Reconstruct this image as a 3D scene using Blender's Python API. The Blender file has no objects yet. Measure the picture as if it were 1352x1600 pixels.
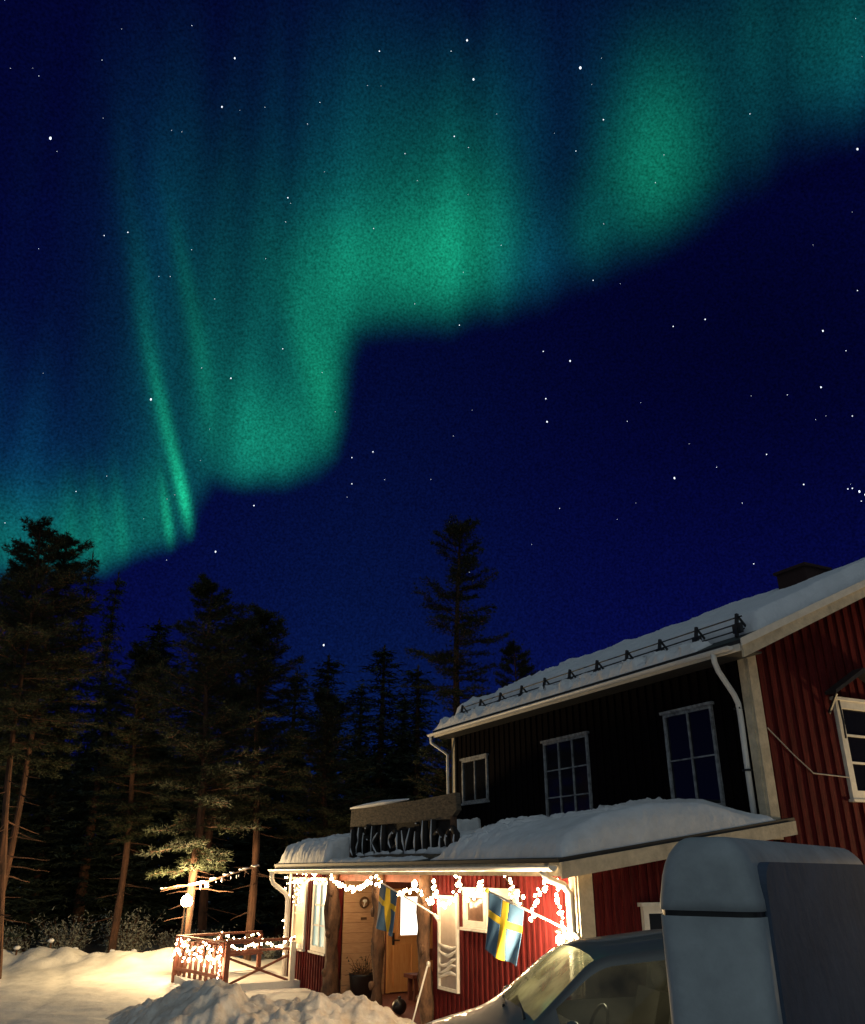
import bpy, math, random
import numpy as np
from mathutils import Vector, Matrix, noise, Quaternion
R = math.radians
random.seed(7)
SC = bpy.context.scene
COL = SC.collection

# ---------------------------------------------------------------- camera
PITCH = 23.3
CAMZ = 2.5
cam_d = bpy.data.cameras.new('camera')
cam = bpy.data.objects.new('camera', cam_d); COL.objects.link(cam)
cam.location = (0, 0, CAMZ)
cam.rotation_euler = (R(90 + PITCH), 0, 0)
cam_d.sensor_fit = 'VERTICAL'; cam_d.sensor_height = 24.0
cam_d.lens = 24.0 * 1301 / 1600
cam_d.clip_start = 0.05; cam_d.clip_end = 1500
SC.camera = cam

# ---------------------------------------------------------------- world, exposure
W = bpy.data.worlds.new('World'); SC.world = W; W.use_nodes = True
W.node_tree.nodes['Background'].inputs[0].default_value = (0.002, 0.003, 0.012, 1)
W.node_tree.nodes['Background'].inputs[1].default_value = 1.0
SC.view_settings.view_transform = 'Standard'
SC.view_settings.look = 'None'
SC.view_settings.exposure = 0.0
SC.view_settings.gamma = 1.0
SC.cycles.sample_clamp_indirect = 3.0
SC.cycles.max_bounces = 5

YARD_LAMP_W = 1150
ASSUMED_GABLE_LAMP_W = 520  # assumed lamp out of view, added to light the gable
BULB_E = 66.0
HAZE = 0.0
CORNER_LAMP_W = 330

# ---------------------------------------------------------------- helpers
TH = R(27.1)
HA = Vector((math.cos(TH), math.sin(TH), 0)); HB = Vector((-math.sin(TH), math.cos(TH), 0))
HM = Matrix.Rotation(TH, 4, 'Z')          # house frame: x = L (across), y = s (along the ridge)
def H(L, s, z): return HM @ Vector((L, s, z))
I4 = Matrix.Identity(4)
WM = {}                                    # world matrices of roots

def smooth01(t):
    t = max(0.0, min(1.0, t)); return t * t * (3 - 2 * t)

class MB:
    def __init__(s): s.v = []; s.f = []
    def add(s, vs, fs):
        n = len(s.v); s.v += [tuple(v) for v in vs]; s.f += [tuple(i + n for i in f) for f in fs]; return s
    def box(s, a, b):
        x0, y0, z0 = [min(a[i], b[i]) for i in range(3)]; x1, y1, z1 = [max(a[i], b[i]) for i in range(3)]
        return s.add([(x0,y0,z0),(x1,y0,z0),(x1,y1,z0),(x0,y1,z0),(x0,y0,z1),(x1,y0,z1),(x1,y1,z1),(x0,y1,z1)],
                     [(0,3,2,1),(4,5,6,7),(0,1,5,4),(1,2,6,5),(2,3,7,6),(3,0,4,7)])
    def prism(s, poly, ext):
        n = len(poly); e = Vector(ext)
        vs = [Vector(p) for p in poly] + [Vector(p) + e for p in poly]
        return s.add(vs, [tuple(range(n))[::-1], tuple(range(n, 2 * n))] + [(i, (i + 1) % n, n + (i + 1) % n, n + i) for i in range(n)])
    def beam(s, p, q, w, h, up=(0, 0, 1)):
        p = Vector(p); q = Vector(q); d = (q - p).normalized(); up = Vector(up)
        sd = d.cross(up)
        if sd.length < 1e-4: sd = d.cross(Vector((1, 0, 0)))
        sd.normalize(); u = sd.cross(d).normalized(); sd *= w / 2; u *= h / 2
        return s.add([p-sd-u, p+sd-u, p+sd+u, p-sd+u, q-sd-u, q+sd-u, q+sd+u, q-sd+u],
                     [(0,3,2,1),(4,5,6,7),(0,1,5,4),(1,2,6,5),(2,3,7,6),(3,0,4,7)])
    def tube(s, pts, rad, n=8, rough=0, seed=0):
        pts = [Vector(p) for p in pts]; m = len(pts)
        if not hasattr(rad, '__len__'): rad = [rad] * m
        vs = []; prev = None
        for i, p in enumerate(pts):
            d = (pts[min(i + 1, m - 1)] - pts[max(i - 1, 0)]).normalized()
            if prev is None:
                a = d.cross(Vector((0, 0, 1)))
                if a.length < .1: a = d.cross(Vector((1, 0, 0)))
            else: a = prev - d * prev.dot(d)
            a.normalize(); prev = a; b = d.cross(a)
            for k in range(n):
                t = 2 * math.pi * k / n; r = rad[i]
                if rough: r *= 1 + rough * noise.noise(Vector((p.x * 3 + seed, p.z * 3 + p.y, k * 1.3)))
                vs.append(p + (a * math.cos(t) + b * math.sin(t)) * r)
        fs = [(i*n+k, i*n+(k+1)%n, (i+1)*n+(k+1)%n, (i+1)*n+k) for i in range(m-1) for k in range(n)]
        fs += [tuple(range(n))[::-1], tuple(range((m-1)*n, m*n))]
        return s.add(vs, fs)
    def ball(s, c, r, nu=8, nv=6, sq=(1, 1, 1), rough=0):
        c = Vector(c); vs = []
        for j in range(nv + 1):
            for i in range(nu):
                th = math.pi * j / nv; ph = 2 * math.pi * i / nu
                d = Vector((math.sin(th)*math.cos(ph), math.sin(th)*math.sin(ph), math.cos(th)))
                rr = r * (1 + rough * noise.noise(d * 1.7 + c * 5))
                vs.append(c + Vector((d.x*sq[0], d.y*sq[1], d.z*sq[2])) * rr)
        return s.add(vs, [(j*nu+i, (j+1)*nu+i, (j+1)*nu+(i+1)%nu, j*nu+(i+1)%nu) for j in range(nv) for i in range(nu)])
    def lathe(s, c, prof, n=20):
        c = Vector(c); m = len(prof)
        vs = [c + Vector((r*math.cos(2*math.pi*k/n), r*math.sin(2*math.pi*k/n), z)) for r, z in prof for k in range(n)]
        return s.add(vs, [(i*n+k, i*n+(k+1)%n, (i+1)*n+(k+1)%n, (i+1)*n+k) for i in range(m-1) for k in range(n)]
                     + [tuple(range(n))[::-1], tuple(range((m-1)*n, m*n))])
    def grid(s, fn, nu, nv, flip=False):
        vs = [fn(i / nu, j / nv) for i in range(nu + 1) for j in range(nv + 1)]
        fs = []
        for i in range(nu):
            for j in range(nv):
                a = i*(nv+1)+j; q = (a, a+nv+1, a+nv+2, a+1); fs.append(q[::-1] if flip else q)
        return s.add(vs, fs)

def mesh_obj(name, v, f, mat, smooth=False):
    me = bpy.data.meshes.new(name); me.from_pydata([tuple(x) for x in v], [], f)
    if mat: me.materials.append(mat)
    if smooth: me.polygons.foreach_set('use_smooth', [True] * len(me.polygons))
    me.update()
    o = bpy.data.objects.new(name, me); COL.objects.link(o); return o

def tag(o, label=None, cat=None, group=None, kind=None):
    if label: o['label'] = label
    if cat: o['category'] = cat
    if group: o['group'] = group
    if kind: o['kind'] = kind
    return o

def thing(name, base, label, cat, group=None, rz=0.0):
    o = bpy.data.objects.new(name, None); COL.objects.link(o); o.empty_display_size = .2
    o.location = base; o.rotation_euler = (0, 0, rz)
    WM[o.name] = Matrix.Translation(Vector(base)) @ Matrix.Rotation(rz, 4, 'Z')
    return tag(o, label, cat, group)

def part(name, mb, mat, parent, frame=I4, smooth=False, label=None):
    """vertices of mb are in 'frame'; the part sits in its thing's local space"""
    root = parent
    while root.parent: root = root.parent
    M = WM[root.name].inverted() @ frame
    v = [M @ Vector(p) for p in mb.v]
    o = mesh_obj(name, v, mb.f, mat, smooth)
    o.parent = parent
    if label: o['label'] = label
    return o

def single(name, mb, mat, base, label, cat, group=None, frame=I4, smooth=False, kind=None):
    base = Vector(base)
    v = [(frame @ Vector(p)) - base for p in mb.v]
    o = mesh_obj(name, v, mb.f, mat, smooth); o.location = base
    WM[o.name] = Matrix.Translation(base)
    return tag(o, label, cat, group, kind)

def dup(o, parent=None):
    c = o.copy(); COL.objects.link(c); c.parent = parent
    for ch in o.children: dup(ch, c)
    return c

# ---------------------------------------------------------------- materials
def mat(name, col, rough=.7, var=0.0, vscale=4.0, stretch=(1, 1, 1), bump=0.0, bscale=30.0, metal=0.0, col2=None, coat=0.0, spec=.5):
    m = bpy.data.materials.new(name); m.use_nodes = True; nt = m.node_tree; N = nt.nodes; Lk = nt.links
    b = N['Principled BSDF']; b.inputs['Roughness'].default_value = rough; b.inputs['Metallic'].default_value = metal
    b.inputs['Base Color'].default_value = (*col, 1); b.inputs['Coat Weight'].default_value = coat
    b.inputs['Specular IOR Level'].default_value = spec
    tc = N.new('ShaderNodeTexCoord'); mp = N.new('ShaderNodeMapping'); mp.inputs['Scale'].default_value = stretch
    Lk.new(tc.outputs['Object'], mp.inputs['Vector'])
    if var or col2:
        n = N.new('ShaderNodeTexNoise'); n.inputs['Scale'].default_value = vscale; n.inputs['Detail'].default_value = 6
        n.inputs['Roughness'].default_value = .65
        Lk.new(mp.outputs[0], n.inputs['Vector'])
        cr = N.new('ShaderNodeValToRGB'); e = cr.color_ramp.elements
        e[0].position = .32; e[1].position = .68
        c2 = col2 or tuple(min(1, c * (1 + var)) for c in col); c1 = col if col2 else tuple(c * (1 - var) for c in col)
        e[0].color = (*c1, 1); e[1].color = (*c2, 1)
        Lk.new(n.outputs['Fac'], cr.inputs[0]); Lk.new(cr.outputs[0], b.inputs['Base Color'])
    if bump:
        n2 = N.new('ShaderNodeTexNoise'); n2.inputs['Scale'].default_value = bscale; n2.inputs['Detail'].default_value = 5
        Lk.new(mp.outputs[0], n2.inputs['Vector'])
        bp = N.new('ShaderNodeBump'); bp.inputs['Strength'].default_value = bump; bp.inputs['Distance'].default_value = .03
        Lk.new(n2.outputs['Fac'], bp.inputs['Height']); Lk.new(bp.outputs[0], b.inputs['Normal'])
    return m
def emat(name, col, strength, base=(.8, .8, .8)):
    m = mat(name, base, .4)
    b = m.node_tree.nodes['Principled BSDF']
    b.inputs['Emission Color'].default_value = (*col, 1); b.inputs['Emission Strength'].default_value = strength
    return m

M = {}
M['snow'] = mat('snow', (.74, .76, .80), .65, bump=.55, bscale=14, var=.06, vscale=3)
M['snow_rough'] = mat('snow_rough', (.72, .73, .75), .7, bump=.9, bscale=7, var=.12, vscale=2.5)
M['snow_heap'] = mat('dirty_snow', (.56, .47, .38), .75, col2=(.82, .79, .73), vscale=3.2, bump=1.0, bscale=9)
M['snow_ground'] = mat('snow_ground', (.66, .65, .62), .7, bump=.8, bscale=3.5, var=.14, vscale=1.2)
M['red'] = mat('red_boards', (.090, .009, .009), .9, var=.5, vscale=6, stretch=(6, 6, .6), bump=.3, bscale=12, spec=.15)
M['red_shaded'] = mat('red_boards_shaded', (.003, .0015, .0022), .95, spec=.1, var=.3, vscale=5, stretch=(6, 6, .6))  # the red boards blackened: shade on the long wall is put into the colour
M['white'] = mat('white_trim', (.74, .70, .62), .6, var=.1, vscale=6, bump=.2, bscale=25)
M['frame_shaded'] = mat('white_frame_shaded', (.10, .10, .11), .8, col2=(.42, .43, .44), vscale=9, bump=.4)  # white frames greyed, painting in the shade of the long wall
M['trim'] = mat('weathered_trim', (.55, .47, .34), .7, var=.25, vscale=5, stretch=(1, 1, 1), bump=.3, bscale=20)
M['metal_white'] = mat('white_painted_metal', (.78, .76, .72), .35, var=.06, vscale=5)
M['dark_metal'] = mat('dark_metal', (.02, .02, .022), .5, var=.2, bump=.2)
M['roof'] = mat('roof_sheet', (.03, .028, .026), .6, var=.3)
M['log'] = mat('log_bark', (.03, .015, .010), .9, col2=(.19, .10, .055), vscale=7, stretch=(1, 1, .5), bump=1.0, bscale=10)
M['plank'] = mat('plank_wood', (.44, .24, .12), .7, col2=(.58, .36, .20), vscale=5, stretch=(1, 1, 7), bump=.3, bscale=14)
M['door'] = mat('orange_door_wood', (.78, .34, .10), .45, col2=(.88, .50, .20), vscale=4, stretch=(6, 6, .7), bump=.1)
M['brown'] = mat('brown_stained_wood', (.17, .05, .028), .7, var=.3, vscale=6, stretch=(2, 2, .8), bump=.3)
M['sign'] = mat('weathered_board', (.035, .028, .02), .9, col2=(.16, .12, .08), vscale=7, stretch=(1, 1, 3), bump=.8, bscale=10)
M['signdark'] = mat('charred_letters', (.012, .009, .008), .9, var=.3, bump=.5)
M['bark'] = mat('pine_bark', (.025, .013, .008), .9, col2=(.12, .052, .028), vscale=5, stretch=(1, 1, .35), bump=1.0, bscale=9)
M['needle'] = mat('pine_needles', (.006, .011, .004), .8, col2=(.030, .040, .011), vscale=1.6)
M['spruce'] = mat('spruce_needles', (.010, .018, .010), .7, col2=(.03, .045, .02), vscale=1.5)
M['twig'] = mat('frosted_twigs', (.16, .17, .13), .9, col2=(.38, .40, .36), vscale=5)
M['blue'] = mat('flag_blue', (.045, .11, .21), .75, var=.12, vscale=8)
M['yellow'] = mat('flag_yellow', (.75, .50, .03), .75, var=.08, vscale=8)
M['glass'] = mat('window_glass', (.008, .009, .012), .08, spec=.6)
M['glassbrown'] = mat('small_window_glass', (.16, .09, .06), .15, var=.3, vscale=6)
M['lit'] = emat('lit_pane', (1, .93, .80), 2.2)
M['litcurtain'] = emat('lit_curtain', (1, .66, .30), .40, (.38, .24, .12))
M['litcool'] = emat('lit_cool_pane', (.75, 1, .85), .42, (.25, .32, .26))
M['curtain'] = mat('pale_drape', (.52, .42, .34), .8, var=.1, vscale=6)
M['black'] = mat('black_plastic', (.012, .012, .012), .4)
M['car'] = mat('car_paint', (.15, .155, .15), .42, metal=.2, coat=.25, var=.05)
def car_glass(name, tint, frost, col):
    m = bpy.data.materials.new(name); m.use_nodes = True; nt = m.node_tree; nt.nodes.clear(); N = nt.nodes; Lk = nt.links
    out = N.new('ShaderNodeOutputMaterial'); tr = N.new('ShaderNodeBsdfTransparent'); tr.inputs[0].default_value = (*tint, 1)
    tl = N.new('ShaderNodeBsdfTranslucent'); tl.inputs[0].default_value = (*col, 1)
    gl = N.new('ShaderNodeBsdfGlossy'); gl.inputs[0].default_value = (1, 1, 1, 1); gl.inputs['Roughness'].default_value = .06
    tc = N.new('ShaderNodeTexCoord'); no = N.new('ShaderNodeTexNoise'); no.inputs['Scale'].default_value = 2.6; no.inputs['Detail'].default_value = 6
    mr = N.new('ShaderNodeMapRange'); mr.inputs[1].default_value = .35; mr.inputs[2].default_value = .65; mr.inputs[3].default_value = frost[0]; mr.inputs[4].default_value = frost[1]
    Lk.new(tc.outputs['Object'], no.inputs['Vector']); Lk.new(no.outputs['Fac'], mr.inputs[0])
    m1 = N.new('ShaderNodeMixShader'); Lk.new(mr.outputs[0], m1.inputs[0]); Lk.new(tr.outputs[0], m1.inputs[1]); Lk.new(tl.outputs[0], m1.inputs[2])
    fr = N.new('ShaderNodeFresnel'); fr.inputs[0].default_value = 1.33
    m2 = N.new('ShaderNodeMixShader'); Lk.new(fr.outputs[0], m2.inputs[0]); Lk.new(m1.outputs[0], m2.inputs[1]); Lk.new(gl.outputs[0], m2.inputs[2]); Lk.new(m2.outputs[0], out.inputs[0])
    return m
M['carglass'] = car_glass('car_side_glass', (.13, .14, .14), (.01, .06), (.4, .4, .35))
M['windscreen'] = car_glass('frosty_windscreen', (.55, .55, .50), (.15, .75), (.75, .72, .50))
M['cabin'] = emat('cabin_lamp_lit', (1, .92, .75), 12)
M['seat'] = mat('seat_cloth', (.05, .048, .045), .9, var=.2)
M['tyre'] = mat('tyre', (.015, .015, .015), .85, bump=.3)
M['rim'] = mat('rim', (.35, .35, .36), .35, metal=.9)
M['trailer'] = mat('trailer_fibreglass', (.32, .36, .38), .6, var=.16, vscale=5, bump=.12, bscale=18)
M['trailer_shaded'] = mat('trailer_panel_shaded', (.075, .10, .15), .85, var=.2, vscale=2, bump=.1, bscale=14, spec=.15)  # pale trailer side coloured dark navy, so its shade is painted in
M['bulb'] = emat('warm_bulb', (1, .70, .38), BULB_E)
M['lampglobe'] = emat('lamp_globe_lit', (1, .70, .32), 140)
M['wreath'] = mat('wreath_twigs', (.10, .05, .02), .9)
M['brick'] = mat('chimney_brick', (.03, .012, .01), .9)
M['wire'] = mat('cable_sheath', (.45, .40, .34), .7)
M['darkwire'] = mat('dark_cable', (.03, .04, .02), .8)

# ---------------------------------------------------------------- sky dome with the aurora
CP, SP, F0 = math.cos(R(PITCH)), math.sin(R(PITCH)), 1301.0
def sky_colour(D):
    """D: n x 3 unit directions -> linear radiance. The aurora's bands are laid out on the celestial sphere in a tangent-plane map."""
    x, y, z = D[:, 0], D[:, 1], D[:, 2]
    w = y * CP + z * SP
    ok = w > .12; ww = np.where(ok, w, .12)
    u = 676 + F0 * x / ww; v = 800 - F0 * (z * CP - y * SP) / ww
    u = np.clip(u, -1500, 2900); v = np.clip(v, -2500, 1800)
    ex = np.array([-1500, -200, 0, 90, 165, 205, 262, 298, 312, 335, 380, 440, 490, 518, 532, 539, 546, 562, 640, 700, 780, 850, 920, 1000, 1100, 1200, 1280, 1352, 1600, 2900.])
    ey = np.array([ 960, 930, 895, 898, 902, 880, 864, 842, 800, 762, 758, 752, 738, 712, 670, 610, 560, 528, 512, 504, 482, 462, 432, 398, 345, 285, 215, 172, 40, -500.])
    h = np.interp(u, ex, ey) - v
    dist = np.full(len(u), 1e9)
    for i in range(len(ex) - 1):
        ax, ay, bx, by = ex[i], ey[i], ex[i+1], ey[i+1]
        t = np.clip(((u-ax)*(bx-ax) + (v-ay)*(by-ay)) / ((bx-ax)**2 + (by-ay)**2), 0, 1)
        dist = np.minimum(dist, np.hypot(u-ax-t*(bx-ax), v-ay-t*(by-ay)))
    rng = np.random.RandomState(4)
    pn = np.zeros_like(u)
    for k in range(40):
        fr = rng.uniform(.004, .030); th_ = rng.uniform(-.5, .5); pn += np.sin((u*math.cos(th_) + v*math.sin(th_)*.45)*fr + rng.uniform(0, 6.28)) / (fr*60)**.5 * .10
    base = u + .16 * (v - 800) * np.clip((700 - u) / 500, -.3, 1)
    ray = np.zeros_like(u)
    for k in range(26):
        fr = rng.uniform(.008, .095); ray += np.sin(base * fr + rng.uniform(0, 6.28)) * .013 / fr ** .35 * .3
    sd = np.where(h > 0, dist, -dist)
    wid = np.interp(u, [0, 300, 420, 560, 800, 1352], [34, 26, 38, 46, 62, 85])
    m = np.clip((sd + wid * (.55 + .25*np.clip(pn + ray*4, -1, 1))) / (wid * 1.55), 0, 1); m = m*m*(3-2*m)
    def G(cx, cy, sx, sy, ang, a):
        c, s = math.cos(R(ang)), math.sin(R(ang)); dx, dy = u-cx, v-cy
        p = dx*c + dy*s; q = -dx*s + dy*c
        return a * np.exp(-.5*((p/sx)**2 + (q/sy)**2))
    g = (G(645, 405, 95, 58, -12, .105) + G(690, 330, 82, 120, 0, .060) + G(560, 420, 80, 95, -10, .036) + G(725, 385, 62, 75, 0, .050) + G(620, 220, 110, 100, 0, .008)
       + G(500, 500, 44, 100, -14, .036) + G(518, 625, 26, 78, -8, .080) + G(492, 580, 16, 80, -16, .045)
       + G(430, 690, 72, 62, 8, .095) + G(360, 640, 46, 110, -8, .045) + G(400, 470, 90, 150, -10, .034)
       + G(1035, 215, 48, 85, 0, .070) + G(1000, 290, 55, 70, -8, .050) + G(915, 365, 28, 50, -5, .036) + G(1120, 180, 110, 130, 15, .024)
       + G(1300, 55, 110, 90, 20, .030)
       + G(272, 715, 7, 90, -13, .22) + G(289, 785, 5, 45, -13, .38) + G(238, 560, 13, 150, -8, .035) + G(312, 560, 10, 90, -10, .050)
       + G(262, 815, 4.5, 38, -8, .32) + G(245, 800, 20, 55, -6, .075) + G(300, 470, 9, 90, -13, .022)
       + G(160, 845, 55, 55, 0, .095) + G(190, 830, 7, 55, -6, .06) + G(150, 820, 6, 50, -5, .035) + G(112, 830, 8, 50, -4, .03) + G(90, 850, 60, 50, 0, .038) + G(-40, 850, 50, 60, 0, .07) + G(290, 650, 90, 150, 0, .020))
    g = g * (1 + np.clip(ray * 2.4, -.20, .24)) * (1 + np.clip(pn*.6, -.22, .22))
    g = g * (1 - .6*np.exp(-.5*(((u-862-.1*(300-v))/48)**2 + ((v-250)/190)**2)))
    veil = (G(310, 540, 95, 220, -8, .014) + G(225, 360, 26, 170, -6, .016) + G(640, 60, 35, 140, -2, .006) + G(560, 280, 230, 180, 0, .011) + G(430, 190, 30, 160, -4, .008)
            + G(980, 190, 230, 140, 10, .009) + G(1300, 130, 150, 110, 0, .014) + G(80, 760, 190, 120, 0, .024) + G(860, 430, 80, 60, 0, .022))
    veil = veil * (1 + np.clip(ray * 4, -.45, .5)) * (1 + np.clip(pn, -.4, .4))
    col = np.stack([g*.02 + veil*.02, g*1.02 + veil*.62, g*.44 + veil*1.15], 1) * m[:, None] * 1.22
    low = np.exp(-np.clip(1360 - v, 0, 3000) / 330.0)
    rr = np.exp(-.5*(((u-1180)/330)**2 + ((v-560)/190)**2))
    b = .027 + .075 * low - .014 * rr
    b = np.where(v < 300, b - .003, b)
    base_c = np.stack([b*.032, b*.055 + .012*low*np.exp(-((u-560)/260)**2), b], 1)
    col = col + base_c
    # extra glow added to the unseen sky behind and above, to light roofs and yard
    n1 = np.array([-.12, -.60, .79]); n1 /= np.linalg.norm(n1)
    lobe = np.clip(D @ n1, 0, 1) ** 3
    back = np.clip(1 - w / .5, 0, 1) ; back = back*back*(3-2*back)
    col = np.where(ok[:, None], col, base_c) * (1 - .3*back[:, None])
    col = col + (lobe * back)[:, None] * np.array([.34, .41, .41])
    return np.clip(col, 0.0006, None)

SKYR = 420.0
def build_sky():
    az = np.concatenate([np.arange(-180, -42, 3.0), np.arange(-42, 42, .25), np.arange(42, 180.01, 3.0)])
    el = np.concatenate([np.arange(-12, -1, 2.0), np.arange(-1, 62, .25), np.arange(62, 90.01, 2.0)])
    A, Ee = np.meshgrid(np.radians(az), np.radians(el), indexing='ij')
    D = np.stack([np.sin(A)*np.cos(Ee), np.cos(A)*np.cos(Ee), np.sin(Ee)], -1).reshape(-1, 3)
    c = sky_colour(D)
    P = D * SKYR + np.array([0, 0, CAMZ])
    n, k = len(az), len(el)
    i, j = np.meshgrid(np.arange(n-1), np.arange(k-1), indexing='ij'); a = (i*k + j).ravel()
    F = np.stack([a, a+1, a+k+1, a+k], 1)
    me = bpy.data.meshes.new('sky'); me.from_pydata(P.tolist(), [], F.tolist())
    me.polygons.foreach_set('use_smooth', [True]*len(me.polygons))
    ca = me.color_attributes.new('glow', 'FLOAT_COLOR', 'POINT')
    ca.data.foreach_set('color', np.concatenate([c, np.ones((len(c), 1))], 1).ravel().astype(np.float32))
    m = bpy.data.materials.new('night_sky'); m.use_nodes = True; nt = m.node_tree; nt.nodes.clear()
    at = nt.nodes.new('ShaderNodeVertexColor'); at.layer_name = 'glow'
    em = nt.nodes.new('ShaderNodeEmission'); out = nt.nodes.new('ShaderNodeOutputMaterial')
    tc = nt.nodes.new('ShaderNodeTexCoord'); no = nt.nodes.new('ShaderNodeTexNoise')
    no.inputs['Scale'].default_value = .9; no.inputs['Detail'].default_value = 2
    mr = nt.nodes.new('ShaderNodeMapRange'); mr.inputs[1].default_value = .25; mr.inputs[2].default_value = .75
    mr.inputs[3].default_value = .55; mr.inputs[4].default_value = 1.45
    nt.links.new(tc.outputs['Object'], no.inputs['Vector']); nt.links.new(no.outputs['Fac'], mr.inputs[0])
    nt.links.new(at.outputs[0], em.inputs[0]); nt.links.new(mr.outputs[0], em.inputs[1])
    nt.links.new(em.outputs[0], out.inputs[0])
    m.cycles.emission_sampling = 'NONE'
    me.materials.append(m)
    o = bpy.data.objects.new('sky', me); COL.objects.link(o); tag(o, kind='structure')
    return o
sky = build_sky(); WM['sky'] = I4.copy()

STARS = [(79,216,3.0),(367,91,2.0),(347,167,1.9),(730,63,2.2),(740,124,2.4),(907,106,3.0),(943,187,1.5),(710,213,1.5),(200,363,1.5),(163,368,1.3),
 (450,309,1.5),(593,80,1.5),(236,624,2.3),(361,591,1.7),(442,545,1.2),(583,706,1.5),(550,715,1.3),(550,756,1.3),(397,790,1.6),(337,862,1.8),(506,1008,2.0),
 (849,549,1.3),(891,564,1.9),(853,623,1.6),(855,659,1.8),(718,508,1.2),(927,438,1.2),(1052,510,1.4),(1102,499,1.6),(1286,517,1.9),(1340,454,1.2),
 (1283,605,1.8),(1332,650,1.3),(1322,548,1.1),(1054,747,2.1),(1198,710,1.4),(1256,757,1.7),(1120,730,.9),(1340,233,2.3),(900,236,1.1),(1172,178,1.1),
 (1325,764,1.5),(1332,763,1.6),(1343,768,2.4),(1352,773,1.8),(1346,783,1.2),(1178,881,1.2),(584,357,1.0),(119,768,1.1),(8,817,1.0),(1160,786,.9),(705,80,1.0),(633,240,1.0),(300,40,.9),(500,160,.9)]
rs_ = random.Random(31)
for _ in range(75): STARS.append((rs_.uniform(0, 1352), rs_.uniform(0, 950), rs_.uniform(.45, .85)))
sb = MB()
for (px, py, r) in STARS:
    u, v = px - 676, 800 - py
    d = Vector((u, F0*CP - v*SP, F0*SP + v*CP)).normalized()
    sc = SKYR * .985 / F0 * math.cos(math.atan(math.hypot(u, v)/F0))
    ax = Vector((.25, 0, 1)) if r > 1.7 else Vector((0, 0, 1))
    c = d * SKYR * .985 + Vector((0, 0, CAMZ))
    sb.ball(c, r * sc * .62, 6, 5, sq=(1, 1, 1.35 if r > 1.7 else 1))
sm = emat('starlight', (.85, .92, 1), 1.6); sm.cycles.emission_sampling = 'NONE'
st = part('star_field', sb, sm, sky); st['kind'] = 'stuff'

# ---------------------------------------------------------------- ground
def fbm(x, y, s, seed=0, o=4):
    return noise.fractal(Vector((x/s + seed, y/s, seed*1.7)), 1.0, 2.0, o)
def ground_z(x, y):
    z = .9 * (1 - smooth01((y - 2) / 11))
    if y < 2: z = .9
    z -= .55 * smooth01((y - 29.5 + .15*(x+9)) / 3) * smooth01((6 - x) / 4)
    L = x * HA.x + y * HA.y
    d = y - (27.4 - .12*(x + 12))                                  # ploughed ridge beyond the road
    if x < -4: z += .32 * math.exp(-(d/1.0)**2) * smooth01((-4.5 - x)/2) * (1 + .8*fbm(x, y, .9, 3, 3))
    z += .035 * fbm(x, y, 1.6, 1, 4) + .012 * fbm(x, y, .35, 5, 3)
    for tx in (0, 1.45):
        c = -7.2 - .55*(y-12)*.6 + tx + .4*math.sin(y*.35); dd = (x - c)/.14
        if 9 < y < 27 and abs(dd) < 3: z -= .035*math.exp(-dd*dd)
    if 9 < y < 27 and x < 0: z += .022*fbm(x, y, .22, 8, 2)
    if y > 36: z += (y - 36) * .02
    return z
def gnd_axis(lo, hi, flo, fhi, step, big):
    a = list(np.arange(flo, fhi, step)); x = flo; out = []
    s = step
    while x > lo: s *= 1.35; x -= min(s, big); out.append(x)
    a = out[::-1] + a; x = a[-1]; s = step
    while x < hi: s *= 1.35; x += min(s, big); a.append(x)
    return a
gx = gnd_axis(-400, 400, -15, 5, .14, 30); gy = gnd_axis(-400, 400, 9, 31, .14, 30)
gv = [(x, y, ground_z(x, y)) for x in gx for y in gy]; ny = len(gy)
gf = [(i*ny+j, (i+1)*ny+j, (i+1)*ny+j+1, i*ny+j+1) for i in range(len(gx)-1) for j in range(ny-1)]
tag(mesh_obj('snow_ground', gv, gf, M['snow_ground'], True), kind='structure')

# ploughed heap of snow in front of the deck
def mound_z(x, y):
    def g(cx, cy, sx, sy, h, a=0):
        c, s = math.cos(R(a)), math.sin(R(a)); dx, dy = x-cx, y-cy; p = dx*c+dy*s; q = -dx*s+dy*c
        return h * math.exp(-(p/sx)**2 - (q/sy)**2)
    z = .62*(g(-2.3, 15.6, 1.8, 1.7, .98) + g(-4.3, 16.4, .55, 1.9, .62, 28) + g(-4.9, 16.4, .35, 1.6, .36, 28) + g(-3.6, 14.9, .8, 1.6, .40, 10)
         + g(-1.2, 15.4, 1.1, 1.0, .25) + g(-4.6, 18.6, 1.6, 1.2, .22))
    r = fbm(x, y, .55, 2, 5); r2 = 1 - abs(fbm(x, y, .8, 9, 4)) * 1.6
    k = smooth01(z / .35)
    z = z * (1 + .18*r) + k * (.07*r + .07*r2 - .02 + .07*fbm(x, y, .20, 4, 3))
    return z - .10
mb = MB()
mb.grid(lambda a, b: (-8.6 + 9.2*a, 11.4 + 9.4*b, (lambda x, y: mound_z(x, y) + max(0, ground_z(x, y)) * .9)(-8.6 + 9.2*a, 11.4 + 9.4*b)), 260, 260)
single('snow_bank', mb, M['snow_heap'], (-3, 15, 0), None, None, kind='structure', smooth=True)

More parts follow.
